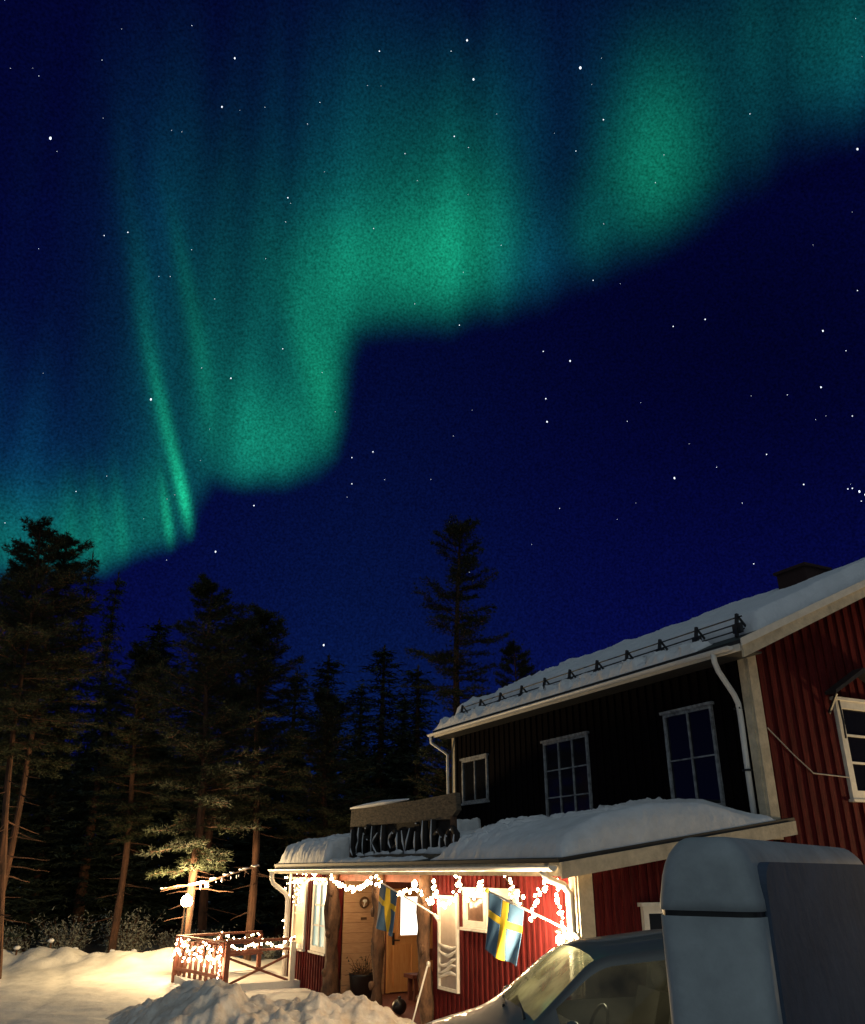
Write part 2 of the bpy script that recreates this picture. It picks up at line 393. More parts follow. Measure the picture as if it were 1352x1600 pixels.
# thin frosty air, the glow round the lamps
if HAZE > 0:
    hz = MB(); hz.box((-70, -30, -6), (70, 90, 40))
    hm = bpy.data.materials.new('frosty_air'); hm.use_nodes = True; hm.node_tree.nodes.clear()
    vo = hm.node_tree.nodes.new('ShaderNodeVolumePrincipled'); vo.inputs['Density'].default_value = HAZE; vo.inputs['Color'].default_value = (.9, .92, 1, 1)
    ho = hm.node_tree.nodes.new('ShaderNodeOutputMaterial'); hm.node_tree.links.new(vo.outputs[0], ho.inputs['Volume'])
    single('haze', hz, hm, (0, 30, 0), None, None, kind='stuff')

# ================================================================= the farmhouse
HOUSE = thing('farmhouse', H(12, 15, 0), 'red wooden farmhouse with white trim, snowy roofs and a lit low porch annex', 'house', rz=TH)
def hp(name, mb, m, parent=HOUSE, smooth=False, label=None): return part(name, mb, m, parent, HM, smooth, label)

LM, S0, S1 = 11.2, 10.1, 20.6               # long wall of the main house
LA, SA1 = 7.37, 22.3                         # annex front wall, annex far end
RS = .444                                    # main roof slope
LR = 15.2; ZE = 5.95; LE = 10.65             # ridge L, eave z, eave L
def roof_z(L): return ZE + RS * ((L if L < LR else 2*LR - L) - LE)

def wb_L(Lw):                                # wall facing -L
    return lambda a, z, o: (Lw - o, a, z)
def wb_s(sw):                                # wall facing -s
    return lambda a, z, o: (a, sw - o, z)
def wbox(mb, wf, a0, a1, z0, z1, o0, o1):
    mb.box(wf(a0, z0, o0), wf(a1, z1, o1))
def battens(mb, wf, a0, a1, z0, z1f, step, w, out, holes=(), o0=0.0):
    a = a0 + step*.5; k = 0
    while a < a1 - w*.4:
        segs = [(z0 if not callable(z0) else z0(a), z1f(a) if callable(z1f) else z1f)]
        for (h0, h1, g0, g1) in holes:
            if a + w/2 > h0 and a - w/2 < h1:
                ns = []
                for (p, q) in segs:
                    if g0 > p: ns.append((p, min(q, g0)))
                    if g1 < q: ns.append((max(p, g1), q))
                    if g1 <= p or g0 >= q: ns = ns if (g0 > p or g1 < q) else [(p, q)]
                segs = ns
        for (p, q) in segs:
            if q - p > .05:
                j = .004 * math.sin(k*2.3); wbox(mb, wf, a - w/2 + j, a + w/2 + j, p, q, o0 - .01, out + .003*math.sin(k*1.7))
        a += step; k += 1

def window(wf, a0, a1, z0, z1, cols, rows, frame_m, pane_m, name='window', fw=.09, out=.05, label=None, sill=True, top=True, barw=.035):
    m = MB()
    wbox(m, wf, a0, a0+fw, z0, z1, 0, out); wbox(m, wf, a1-fw, a1, z0, z1, 0, out)
    wbox(m, wf, a0+fw, a1-fw, z1-fw, z1, 0, out); wbox(m, wf, a0+fw, a1-fw, z0, z0+fw, 0, out)
    if top: wbox(m, wf, a0-.05, a1+.05, z1, z1+.05, 0, out+.03)
    w = hp(name, m, frame_m, label=label)
    b = MB()
    for i in range(1, cols):
        c = a0+fw + (a1-a0-2*fw)*i/cols; wbox(b, wf, c-barw*.7, c+barw*.7, z0+fw, z1-fw, .012, out*.8)
    for j in range(1, rows):
        z = z0+fw + (z1-z0-2*fw)*j/rows
        for i in range(cols):
            c0 = a0+fw + (a1-a0-2*fw)*i/cols + (barw*.7 if i else 0); c1 = a0+fw + (a1-a0-2*fw)*(i+1)/cols - (barw*.7 if i < cols-1 else 0)
            wbox(b, wf, c0, c1, z-barw/2, z+barw/2, .012, out*.7)
    if b.v: hp('glazing_bars', b, frame_m, w)
    p = MB(); wbox(p, wf, a0+fw*.6, a1-fw*.6, z0+fw*.6, z1-fw*.6, -.02, .010); hp('pane', p, pane_m, w)
    if sill:
        q = MB(); wbox(q, wf, a0-.04, a1+.04, z0-.045, z0-.002, 0, out+.04); hp('sill', q, frame_m, w)
    return w

# --- main walls
fL, fG = wb_L(LM), wb_s(S0)
M1 = [(18.8, 20.1, 4.1, 5.18), (14.63, 16.27, 3.35, 5.17), (11.0, 12.25, 3.5, 5.2)]
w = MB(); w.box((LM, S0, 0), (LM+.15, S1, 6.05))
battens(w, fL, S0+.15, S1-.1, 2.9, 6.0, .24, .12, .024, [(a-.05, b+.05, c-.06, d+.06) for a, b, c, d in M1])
hp('wall', w, M['red_shaded'])
LB = 2*LR - LM                               # back wall L
w = MB()
w.prism([(LM+.15, S0, 0), (LB, S0, 0), (LB, S0, 6.05), (LR, S0, roof_z(LR)-.12), (LM+.15, S0, 6.10)], (0, .15, 0))
GW = [(13.18, 14.55, 3.62, 5.30)]
battens(w, fG, LM+.17, LB-.1, 1.0, lambda a: roof_z(a)-.20, .25, .13, .035, [(a-.03, b+.03, c-.06, d+.08) for a, b, c, d in GW])
hp('gable_wall', w, M['red'])
w = MB(); w.prism([(LM+.15, S1-.15, 0), (LB, S1-.15, 0), (LB, S1-.15, 6.05), (LR, S1-.15, roof_z(LR)-.12), (LM+.15, S1-.15, 6.10)], (0, .14, 0))
w.box((LB-.15, S0+.15, 0), (LB-.01, S1-.15, 6.0)); hp('wall', w, M['red'])
# --- corner boards
for (a, b) in (((LM-.035, S0-.06, 2.95), (LM+.17, S0-.002, 5.98)), ((LM-.06, S0-.002, 3.0), (LM-.002, S0+.14, 5.95)), ((LM-.05, S1-.12, 3.0), (LM-.002, S1+.03, 5.92)), ((LB-.1, S0-.05, 0), (LB+.03, S0-.002, 5.98))):
    q = MB(); q.box(a, b); hp('corner_board', q, M['trim'])
# --- windows, upper floor
for k, (a0, a1, z0, z1) in enumerate(M1):
    window(fL, a0, a1, z0, z1, (2, 3, 2)[k], (1, 3, 2)[k], M['frame_shaded'], M['glass'], fw=.055, out=.05, barw=.026)
gw = window(fG, 13.18, 14.55, 3.62, 5.30, 1, 3, M['white'], M['glass'], fw=.14, out=.07, label='white framed upper window under a dark pitched hood')
q = MB(); q.prism([(12.98, S0-.28, 5.36), (13.86, S0-.28, 5.82), (14.75, S0-.28, 5.36), (14.75, S0-.28, 5.42), (13.86, S0-.28, 5.90), (12.98, S0-.28, 5.42)], (0, .24, 0))
q.beam((13.0, S0-.04, 5.05), (13.0, S0-.26, 5.36), .04, .04); q.beam((14.72, S0-.04, 5.05), (14.72, S0-.26, 5.36), .04, .04)
hp('window_hood', q, M['dark_metal'], gw)
q = MB(); q.tube([(13.22, S0-.11, 5.28), (13.20, S0-.14, 4.9), (13.21, S0-.12, 4.62)], .018, 6); hp('stay_hook', q, M['dark_metal'], gw)

# --- main roof
r = MB(); s0r, s1r = S0-.42, S1+.18
for side in (0, 1):
    X = (lambda L: L) if side == 0 else (lambda L: 2*LR - L)
    r.prism([(X(LE), s0r, ZE+.0), (X(LR-.001), s0r, roof_z(LR)), (X(LR-.001), s0r, roof_z(LR)+.06), (X(LE), s0r, ZE+.06)], (0, s1r-s0r, 0))
hp('roof', r, M['roof'])
q = MB(); q.prism([(LE+.02, s0r-.03, ZE-.24), (LR, s0r-.03, roof_z(LR)-.24), (LR, s0r-.03, roof_z(LR)-.03), (LE+.02, s0r-.03, ZE-.03)], (0, .04, 0))
q.prism([(LR, s0r-.03, roof_z(LR)-.24), (2*LR-LE, s0r-.03, ZE-.24), (2*LR-LE, s0r-.03, ZE-.03), (LR, s0r-.03, roof_z(LR)-.03)], (0, .04, 0)); hp('bargeboard', q, M['trim'])
q = MB(); q.prism([(LE-.02, s0r-.055, ZE-.06), (LR, s0r-.055, roof_z(LR)-.06), (LR, s0r-.055, roof_z(LR)+.07), (LE-.02, s0r-.055, ZE+.07)], (0, .022, 0)); hp('bargeboard', q, M['white'])
q = MB(); q.prism([(LE+.03, s0r+.012, ZE-.12), (LM-.062, s0r+.012, ZE-.12), (LM-.062, s0r+.012, ZE-.09), (LE+.03, s0r+.012, ZE-.09)], (0, s1r-s0r-.03, 0)); hp('soffit', q, M['roof'])
q = MB(); q.box((LE, s0r+.012, ZE-.12), (LE+.028, s1r, ZE-.005)); hp('fascia', q, M['white'])
def gutter(L, s_a, s_b, z, rad=.065, m=None, sl=0.0):
    g = MB(); n = 10; prof = [(-math.cos(math.pi*k/n)*rad, -math.sin(math.pi*k/n)*rad) for k in range(n+1)]
    prof2 = [(x*.88, y*.88) for x, y in prof[::-1]]
    poly = prof + prof2
    vs = [(L+x, s_a, z+y) for x, y in poly] + [(L+x, s_b, z+y+sl) for x, y in poly]; k = len(poly)
    g.add(vs, [(i, (i+1) % k, k+(i+1) % k, k+i) for i in range(k)])
    g.add([(L+x, s_a, z+y) for x, y in prof], [tuple(range(n+1))]); g.add([(L+x, s_b, z+y+sl) for x, y in prof], [tuple(range(n+1))[::-1]])
    return g
hp('gutter', gutter(LE-.075, s0r+.15, s1r+.10, ZE-.03), M['metal_white'], smooth=True)
q = MB(); q.tube([(LE-.075, S0+.12, ZE-.08), (LE-.07, S0+.12, ZE-.22), (LE+.0, S0+.13, ZE-.36), (LM-.22, S0+.17, ZE-.72), (LM-.13, S0+.19, ZE-.86), (LM-.11, S0+.20, ZE-1.1), (LM-.10, S0+.22, 4.2), (LM-.10, S0+.22, 3.32)], .048, 10); hp('downpipe', q, M['metal_white'], smooth=True)
for zz in (5.0, 4.0):
    q = MB(); q.box((LM-.16, S0+.15, zz), (LM-.02, S0+.29, zz+.03)); hp('pipe_bracket', q, M['dark_metal'])
q = MB(); q.tube([(LE-.07, S1+.2, ZE-.08), (LE-.05, S1+.2, ZE-.25), (LM-.15, S1+.1, ZE-.55), (LM-.13, S1+.1, 3.4)], .04, 8); hp('downpipe', q, M['metal_white'], smooth=True)
q = MB(); q.box((14.75, 11.35, 7.6), (15.5, 12.1, 8.50)); q.box((14.70, 11.3, 8.50), (15.55, 12.15, 8.56)); ch = hp('chimney', q, M['brick'])
q = MB(); q.ball((15.12, 11.72, 8.57), .36, 14, 8, (1, 1, .2), .3); hp('snow_cap', q, M['snow'], ch, True)

def snow_slab(fnbase, thick, nu, nv, lump, lsc, seed, edge=(.25, .25, .25, .25), size=(1, 1), ridge=False, tfn=None):
    """fnbase(u,v)->xyz on the roof; edges rounded; u0,u1,v0,v1 edge radii in metres"""
    m = MB(); U, V = size
    def er(d, r): 
        if r <= 0: return 1
        t = max(0, min(1, d/r)); return math.sqrt(max(0, 1 - (1-t)**2))
    top = []
    for i in range(nu+1):
        for j in range(nv+1):
            u, v = i/nu, j/nv
            k = er(u*U, edge[0])*er((1-u)*U, edge[1])*er(v*V, edge[2])*er((1-v)*V, edge[3])
            b = Vector(fnbase(u, v))
            n1 = fbm(u*U, v*V, lsc, seed, 4); n2 = 1 - 2*abs(fbm(u*U, v*V, lsc*.8, seed+5, 2))
            lp = lump(u, v) if callable(lump) else lump
            t = (tfn(u, v) if tfn else thick)
            h = t*k*(1 + .18*fbm(u*U, v*V, 2.2, seed+2, 2)) + lp*k*(n1*.6 + n2*.5)
            off = Vector((lp*.8*k*fbm(u*U, v*V, lsc*.6, seed+8, 2), lp*.8*k*fbm(u*U, v*V, lsc*.6, seed+11, 2), 0))
            top.append(b + off*(1 if 0 < i < nu and 0 < j < nv else 0) + Vector((0, 0, max(.012, h))))
    n = nv+1
    fs = [(i*n+j, (i+1)*n+j, (i+1)*n+j+1, i*n+j+1) for i in range(nu) for j in range(nv)]
    bd = [(i, 0) for i in range(nu+1)] + [(nu, j) for j in range(1, nv+1)] + [(i, nv) for i in range(nu-1, -1, -1)] + [(0, j) for j in range(nv-1, 0, -1)]
    vs = list(top); o = len(vs); vs += [Vector(fnbase(i/nu, j/nv)) for i, j in bd]
    for k in range(len(bd)):
        a, b = bd[k], bd[(k+1) % len(bd)]
        fs.append((o+k, o+(k+1) % len(bd), b[0]*n+b[1], a[0]*n+a[1]))
    return m.add(vs, fs)
L0s = 11.18
sl = snow_slab(lambda u, v: ((L0s + (2*LR-10.8-L0s)*u), s0r+.02 + (s1r-s0r-.0)*v, roof_z(L0s + (2*LR-10.8-L0s)*u)+.065), .34, 60, 120,
               lambda u, v: .03 + .15*max(0, (v-.35))/.65*(1-u*.8), .40, 1, edge=(.28, .3, .12, .55), size=(8.5, 11.3))
hp('roof_snow', sl, M['snow'], smooth=True)
sl = snow_slab(lambda u, v: (LE+.0 + .42*u, s0r+1.0 + (s1r-s0r-1.0)*v, roof_z(LE + .42*u)+.065), .13, 12, 260, .13, .3, 7, edge=(.15, .05, .5, .3), size=(.42, 10))
hp('roof_snow', sl, M['snow_rough'], smooth=True)
g = MB(); Lg = 11.10
for dz in (.16, .27, .38):
    g.tube([(Lg - dz*.1, s0r+.25, roof_z(Lg)+dz), (Lg - dz*.1, s1r-.9, roof_z(Lg)+dz)], .013, 6)
s = s0r+.35
while s < s1r-.9:
    g.beam((Lg-.12, s, roof_z(Lg)+.02), (Lg-.04, s, roof_z(Lg)+.44), .05, .05, (0, 1, 0)); g.beam((Lg+.22, s, roof_z(Lg)+.16), (Lg-.04, s, roof_z(Lg)+.42), .03, .03, (0, 1, 0))
    g.box((Lg-.10, s-.09, roof_z(Lg)+.10), (Lg-.03, s+.09, roof_z(Lg)+.26)); s += .98
hp('snow_guard', g, M['dark_metal'])

# --- annex
def ar(L): return 2.60 + .137*(L - 6.95)      # annex roof underside
fA = wb_L(LA); fS = wb_s(S0); fE = wb_s(19.0)
AH = [(13.43, 14.12, .69, 2.11), (12.46, 13.22, 1.66, 2.20), (11.58, 12.26, 1.63, 2.20)]
w = MB(); w.box((LA, S0, -.3), (LA+.12, 14.4, 2.62)); battens(w, fA, S0+.12, 14.36, -.3, 2.56, .15, .045, .022, [(a-.03, b+.03, c-.04, d+.05) for a, b, c, d in AH])
hp('annex_wall', w, M['red'])
AH2 = [(20.55, 21.9, 0, 0)]
AW = [(21.0, 21.92, .80, 2.30), (19.5, 20.5, .82, 2.30)]
w = MB(); w.box((LA, 19.0, -.3), (LA+.12, SA1, 2.62)); battens(w, fA, 19.1, SA1-.1, -.3, 2.56, .17, .045, .022, [(a-.03, b+.03, c-.04, d+.05) for a, b, c, d in AW])
w.box((LA+.12, SA1-.12, -.3), (LM, SA1, 2.7)); hp('annex_wall', w, M['red'])
w = MB(); w.prism([(LA+.12, S0, -.3), (LM+.0, S0, -.3), (LM+.0, S0, ar(LM)), (LA+.12, S0, ar(LA+.12))], (0, .12, 0))
battens(w, fS, LA+.2, LM-.05, -.3, lambda a: ar(a)-.02, .16, .05, .022, [(8.35, 9.3, 1.2, 2.08)]); hp('annex_wall', w, M['red'])
window(fS, 8.42, 9.2, 1.25, 2.04, 1, 2, M['white'], M['glass'], out=.06, label='small cream framed window on the annex side')
q = MB(); q.box((LA-.02, S0-.05, -.2), (LA+.22, S0-.024, ar(LA)-.03)); q.box((LA-.05, S0-.024, -.2), (LA-.024, S0+.12, 2.55)); hp('corner_board', q, M['trim'])
q = MB(); q.box((LA-.045, SA1-.13, -.2), (LA-.024, SA1+.02, 2.55)); hp('corner_board', q, M['white'])
# recess: end wall of planks with the door, back wall, near wall
w = MB()
for k in range(13):
    z = -.15 + k*.2; w.box((LA+.14, 19.0-.03-.004*(k % 3), z), (8.52, 19.0, z+.194))
hp('plank_wall', w, M['plank'])
w = MB(); w.box((8.52, 18.985, -.2), (9.75, 19.1, 2.5)); hp('porch_wall', w, M['brown'])
w = MB(); w.box((9.72, 14.4, -.2), (9.85, 18.985, 2.95)); w.box((LA+.12, 14.3, -.3), (9.72, 14.4, 2.7)); hp('porch_wall', w, M['red'])
q = MB(); q.box((LA-.25, 14.42, -.12), (9.72, 18.96, .03)); hp('porch_floor', q, M['brown'])
q = MB(); q.prism([(LA, 14.41, 2.45), (9.71, 14.41, 2.45), (9.71, 14.41, 2.48), (LA, 14.41, 2.48)], (0, 4.56, 0)); q.box((LA-.02, 14.42, 2.30), (LA+.10, 18.98, 2.449)); hp('porch_ceiling', q, M['brown'])
# door
d = MB(); d.box((8.64, 18.94, .06), (9.62, 18.984, 2.04))
d.box((8.72, 18.925, .18), (9.10, 18.94, .98)); d.box((9.16, 18.925, .18), (9.54, 18.94, .98))
door = hp('door', d, M['door'])
d = MB(); d.box((8.87, 18.92, 1.17), (9.46, 18.939, 1.95)); hp('pane', d, M['lit'], door)
d = MB()
for a, b in (((8.83, 18.91, 1.13), (8.87, 18.938, 1.99)), ((9.46, 18.91, 1.13), (9.50, 18.938, 1.99)), ((8.87, 18.91, 1.13), (9.46, 18.938, 1.17)), ((8.87, 18.91, 1.95), (9.46, 18.938, 1.99))): d.box(a, b)
hp('pane_frame', d, M['door'], door)
d = MB(); d.box((8.68, 18.92, .98), (8.73, 18.938, 1.22)); d.tube([(8.705, 18.93, 1.08), (8.705, 18.88, 1.08), (8.84, 18.875, 1.075)], .012, 6); d.ball((8.705, 18.92, 1.18), .02); hp('handle', d, M['dark_metal'], door)
d = MB(); d.box((8.56, 18.92, .05), (8.64, 18.984, 2.12)); d.box((8.64, 18.92, 2.04), (9.68, 18.984, 2.12)); d.box((9.62, 18.92, .05), (9.70, 18.984, 2.04)); hp('door_frame', d, M['door'])
# log posts: three gnarled trunks along the open front
for k, (s, r0) in enumerate(((19.0, .14), (16.55, .10), (14.48, .11))):
    q = MB(); pts = [(LA-.10 + .03*math.sin(z*2.1 + k), s + .04*math.sin(z*1.7 + k*2), z) for z in np.linspace(-.25, 2.47, 26)]
    rr = [r0*(1 + .18*math.sin(z*5 + k*2.3) + (.5*math.exp(-((z+.25)/.35)**2))) for z in np.linspace(-.25, 2.47, 26)]
    q.tube(pts, rr, 16, rough=.55, seed=k*3)
    po = hp('log_post', q, M['log'], smooth=True)
    for zz, an in ((.5, 2.8), (1.25, 3.6), (1.75, 2.6), (2.05, 3.9)):
        kn = MB(); kn.ball((LA-.10 + math.cos(an)*r0*.9, s + math.sin(an)*r0*.9, zz), .06, 8, 6, (1, 1, 1.4), .4); hp('knot', kn, M['log'], po, True)
# windows of the annex front
w = window(fA, 19.5, 20.5, .82, 2.30, 2, 3, M['white'], M['litcool'], label='tall lit window of the annex beside the porch post', fw=.11)
w = window(fA, 21.0, 21.92, .80, 2.30, 1, 2, M['white'], M['litcurtain'], label='lit amber window at the far end of the annex', fw=.10)
w = window(fA, 12.46, 13.22, 1.66, 2.20, 1, 1, M['white'], M['glassbrown'], fw=.10, label='small square white framed window near the tall panel')
w = window(fA, 11.58, 12.26, 1.63, 2.20, 1, 1, M['white'], M['glassbrown'], fw=.10, label='small window behind the large flag')
w = window(fA, 13.43, 14.12, .69, 2.11, 1, 1, M['white'], M['curtain'], fw=.045, label='tall narrow window with pale gathered curtain', sill=False, top=False)
q = MB()
for zz, am in ((1.36, .035), (1.27, .055), (1.12, .05), (1.02, .06), (.93, .04)):
    q.tube([(LA-.03-.015*math.sin(t*9), 13.47+.61*t, zz + am*math.sin(t*math.pi*1.3+zz*7) - .03*t) for t in np.linspace(0, 1, 12)], [.012+.02*math.sin(math.pi*t) for t in np.linspace(0, 1, 12)], 8)
hp('curtain_fold', q, M['white'], w, True)
# annex roof
r = MB(); sa0, sa1 = S0-.22, 22.42
r.prism([(6.93, sa0, ar(6.93)), (11.5, sa0, ar(11.5)), (11.5, sa0, ar(11.5)+.05), (6.93, sa0, ar(6.93)+.05)], (0, S0-.07-sa0, 0))
r.prism([(6.93, S0-.07, ar(6.93)), (LM-.07, S0-.07, ar(LM-.07)), (LM-.07, S0-.07, ar(LM-.07)+.05), (6.93, S0-.07, ar(6.93)+.05)], (0, sa1-S0+.07, 0)); hp('annex_roof', r, M['roof'])
q = MB(); q.prism([(6.95, sa0-.03, ar(6.95)-.20), (11.48, sa0-.03, ar(11.48)-.20), (11.48, sa0-.03, ar(11.48)-.0), (6.95, sa0-.03, ar(6.95)-.0)], (0, .028, 0)); hp('bargeboard', q, M['trim'])
q = MB(); q.box((6.95, sa0, ar(6.95)-.17), (6.975, sa1, ar(6.95)-.005)); q.prism([(6.975, sa0, ar(6.975)-.15), (LA-.05, sa0, ar(6.975)-.15), (LA-.05, sa0, ar(6.975)-.13), (6.975, sa0, ar(6.975)-.13)], (0, sa1-sa0, 0)); hp('fascia', q, M['trim'])
hp('gutter', gutter(6.87, sa0+.05, sa1+.1, 2.56, .07, sl=-.03), M['metal_white'], smooth=True)
q = MB(); q.tube([(6.87, 22.36, 2.50), (6.87, 22.36, 2.32), (6.92, 22.34, 2.20), (LA-.16, 22.22, 1.98), (LA-.10, 22.2, 1.86), (LA-.09, 22.2, 1.5), (LA-.09, 22.2, -.1)], .055, 10); hp('downpipe', q, M['metal_white'], smooth=True)
q = MB(); q.tube([(6.88, S0+.1, 2.50), (6.95, S0+.09, 2.40), (LA-.18, S0+.06, 2.32), (LA-.10, S0+.06, 2.22), (LA-.10, S0+.06, 1.5), (LA-.10, S0+.06, -.1)], .05, 10); hp('downpipe', q, M['metal_white'], smooth=True)
# annex roof snow: three stretches, the middle one cleared round the sign
sl = snow_slab(lambda u, v: (7.0 + (LM-.1-7.0)*u, 18.95 + (sa1-18.95-.05)*v, ar(7.0 + (LM-.1-7.0)*u)+.055), .42, 70, 110, .14, .34, 21, edge=(.45, .1, .12, .5), size=(4.1, 3.4))
hp('annex_roof_snow', sl, M['snow_rough'], smooth=True)
# granular crust over the lit stretch
def tA(u, v):
    s = sa0 + (13.75-sa0)*v; t = .50 if s > 12 else .50
    return t*.9*(.6+.4*smooth01((u*4.1)/1.0))*(.35+.65*smooth01((13.75-s)/.9)) * (1 - .75*smooth01((u*4.1-2.6)/1.3)*(1-smooth01((s-10.0)/1.6)))
sl = snow_slab(lambda u, v: (7.0 + (LM-.1-7.0)*u, sa0+.02 + (13.75-sa0)*v, ar(7.0 + (LM-.1-7.0)*u)+.055), .5, 80, 110,
               lambda u, v: .015 + .10*smooth01((v-.42)/.25), .30, 33, edge=(.35, .1, .25, .35), size=(4.1, 4.1), tfn=tA)
hp('annex_roof_snow', sl, M['snow_rough'], smooth=True)
sl = snow_slab(lambda u, v: (7.85 + (LM-.1-7.85)*u, 13.9 + 5.1*v, ar(7.85 + (LM-.1-7.85)*u)+.055), .22, 30, 40, .08, .5, 43, edge=(.3, .1, .1, .1), size=(3.2, 5.1))
hp('annex_roof_snow', sl, M['snow_rough'], smooth=True)
sl = snow_slab(lambda u, v: (6.98 + .3*u, 14.4 + 4.4*v, ar(6.98 + .3*u)+.052), .045, 8, 90, .05, .3, 53, edge=(.1, .1, .1, .1), size=(.3, 4.4))
hp('annex_roof_snow', sl, M['snow_rough'], smooth=True)
# cable stapled across the gable
q = MB(); q.tube([(11.39, S0-.06, 4.68), (11.9, S0-.06, 4.28), (12.28, S0-.06, 4.02), (12.32, S0-.05, 4.0), (13.18, S0-.06, 3.97)], .011, 5); hp('cable', q, M['wire'])

# ---------------------------------------------------------------- carved sign on the annex roof
SG = thing('roof_sign', H(7.62, 16.5, 2.7), 'weathered wooden roof sign with carved dark lettering and clinging snow on the annex roof', 'sign', rz=TH)
sp = lambda n, m_, mt, p=SG, sm=False: part(n, m_, mt, p, HM, sm)
q = MB(); q.prism([(7.60, 14.15, 3.36), (7.60, 19.0, 3.42), (7.60, 18.95, 3.78), (7.60, 17.3, 3.80), (7.60, 15.6, 3.77), (7.60, 13.95, 3.80), (7.60, 13.9, 3.50)], (.10, 0, 0)); sp('top_board', q, M['sign'])
q = MB(); q.prism([(7.66, 14.1, 2.72), (7.66, 18.95, 2.72), (7.66, 18.95, 3.44), (7.66, 14.1, 3.40)], (.05, 0, 0)); sp('back_board', q, M['signdark'])
q = MB(); q.tube([(7.52, 14.0, 2.70), (7.54, 15.4, 2.66), (7.52, 17, 2.68), (7.54, 19.0, 2.66)], [.09, .12, .11, .10], 10, rough=.4); sp('base_log', q, M['sign'], sm=True)
q = MB(); q.tube([(7.60, 19.0, 3.82), (7.60, 18.2, 3.825), (7.60, 17.2, 3.83), (7.60, 15.9, 3.815)], [.02, .045, .05, .015], 8); sp('snow_line', q, M['snow'], sm=True)
for s in (14.1, 18.92):
    q = MB(); q.tube([(7.66, s, 2.5), (7.64, s, 3.4)], [.07, .06], 8, rough=.4); sp('post', q, M['log'])
# letters "Ufkgviho" as hand-carved strokes, x along -s from the left (far) end
LET = {
 'U': [[(.06,.95),(.05,.3),(.15,.02),(.32,.1),(.38,.5),(.40,1.0)]],
 'f': [[(.34,.95),(.20,1.0),(.13,.8),(.12,.0)], [(.0,.58),(.3,.60)]],
 'k': [[(.08,1.0),(.08,.0)], [(.36,.75),(.10,.42),(.38,.02)]],
 'g': [[(.38,.66),(.18,.74),(.05,.5),(.14,.2),(.34,.3),(.38,.66)], [(.38,.7),(.40,-.15),(.22,-.38),(.06,-.25)]],
 'v': [[(.03,.75),(.18,.05),(.36,.8)]],
 'i': [[(.1,.68),(.1,.0)], [(.1,.9),(.1,.98)]],
 'h': [[(.06,1.0),(.06,.0)], [(.06,.5),(.22,.66),(.36,.5),(.36,.0)]],
 'l': [[(.08,1.0),(.08,.1),(.18,.0)]],
 'o': [[(.22,.70),(.05,.52),(.05,.2),(.2,.02),(.38,.18),(.38,.5),(.22,.70)]]}
pos = 18.85
for ch, wd in (('U', .66), ('f', .5), ('k', .56), ('l', .34), ('g', .66), ('v', .58), ('i', .34), ('l', .36), ('h', .58), ('o', .5)):
    q = MB(); crusts = []; sc_ = wd / .48
    for st_ in LET[ch]:
        pts = [(7.60, pos - x*sc_*.95, 2.80 + z*.58) for x, z in st_]
        q.tube(pts, .052, 8, rough=.3)
        for a, b in zip(pts[:-1], pts[1:]):
            q2 = MB(); crusts.append(q2)
            if abs(b[2]-a[2]) > .12: q2.tube([(7.545, a[1]+.015, a[2]), (7.535, (a[1]+b[1])/2+.02, (a[2]+b[2])/2), (7.545, b[1]+.015, b[2])], [.006, .017, .008], 6, rough=.5)
            else: q2.ball((7.56, b[1], b[2]-.03), .022, 7, 5, (1, 1.3, .7), .5)
    le = sp('letter', q, M['signdark'], sm=True); [sp('snow_crust', c_, M['snow'], le, True) for c_ in crusts if c_.v]
    pos -= wd
q = MB(); 
for s_, r_ in ((18.2, .06), (17.7, .08), (17.25, .06), (16.9, .09), (16.3, .10), (15.7, .09), (15.2, .08), (14.7, .13), (14.35, .14)): q.ball((7.55, s_, 2.80), r_, 10, 6, (.7, 3.2, .8), .6)
sp('snow_ledge', q, M['snow_rough'], sm=True)

# ---------------------------------------------------------------- flags
def flag(base, tip, t0, t1, drop, width_dir, label, seed, ball=True):
    """pole from base to tip, cloth hung from the stretch t0..t1 of the pole; nordic cross hoisted along the pole"""
    base, tip = Vector(base), Vector(tip)
    o = thing('flag', base, label, 'flag', 'flags on the annex front')
    q = MB(); q.tube([base, base.lerp(tip, .5), tip], [.016, .015, .012], 8); pl = part('flagpole', q, M['metal_white'], o, smooth=True)
    q = MB(); q.ball(tip, .03); part('finial', q, M['yellow'], pl, smooth=True)
    q = MB(); q.tube([base + Vector((0, 0, -.05)), base + (tip-base)*.06], .03, 8); part('bracket', q, M['metal_white'], pl)
    P0, P1 = base.lerp(tip, t1), base.lerp(tip, t0)
    dn = Vector(drop); nrm = (P1-P0).cross(dn).normalized()
    mbs = {'blue': MB(), 'yellow': MB()}; nu, nv = 40, 64
    def P(i, j):
        u, v = i/nu, j/nv
        p = P0.lerp(P1, .5 + (u-.5)*(1 - .10*v)) + dn*v
        wv = .045*math.sin(u*7 + seed + v*2.0)*(.3+v) + .03*math.sin(u*13 + v*4 + seed*2)*v
        return p + nrm*wv - Vector((0, 0, .02*math.sin(u*3.1)))
    for i in range(nu):
        for j in range(nv):
            u, v = (i+.5)/nu, (j+.5)/nv
            c = 'yellow' if (.40 < u < .60 or .3125 < v < .4375) else 'blue'
            mbs[c].add([P(i, j), P(i+1, j), P(i+1, j+1), P(i, j+1)], [(0, 1, 2, 3)])
    for (nm, mk) in (('cloth', 'blue'), ('cross', 'yellow')):
        oo = part(nm, mbs[mk], M[mk], o, smooth=True)
        me = oo.data; import bmesh
        bm = bmesh.new(); bm.from_mesh(me); bmesh.ops.remove_doubles(bm, verts=bm.verts, dist=.0005); bm.to_mesh(me); bm.free()
        sm_ = oo.modifiers.new('thickness', 'SOLIDIFY'); sm_.thickness = .004
    return o
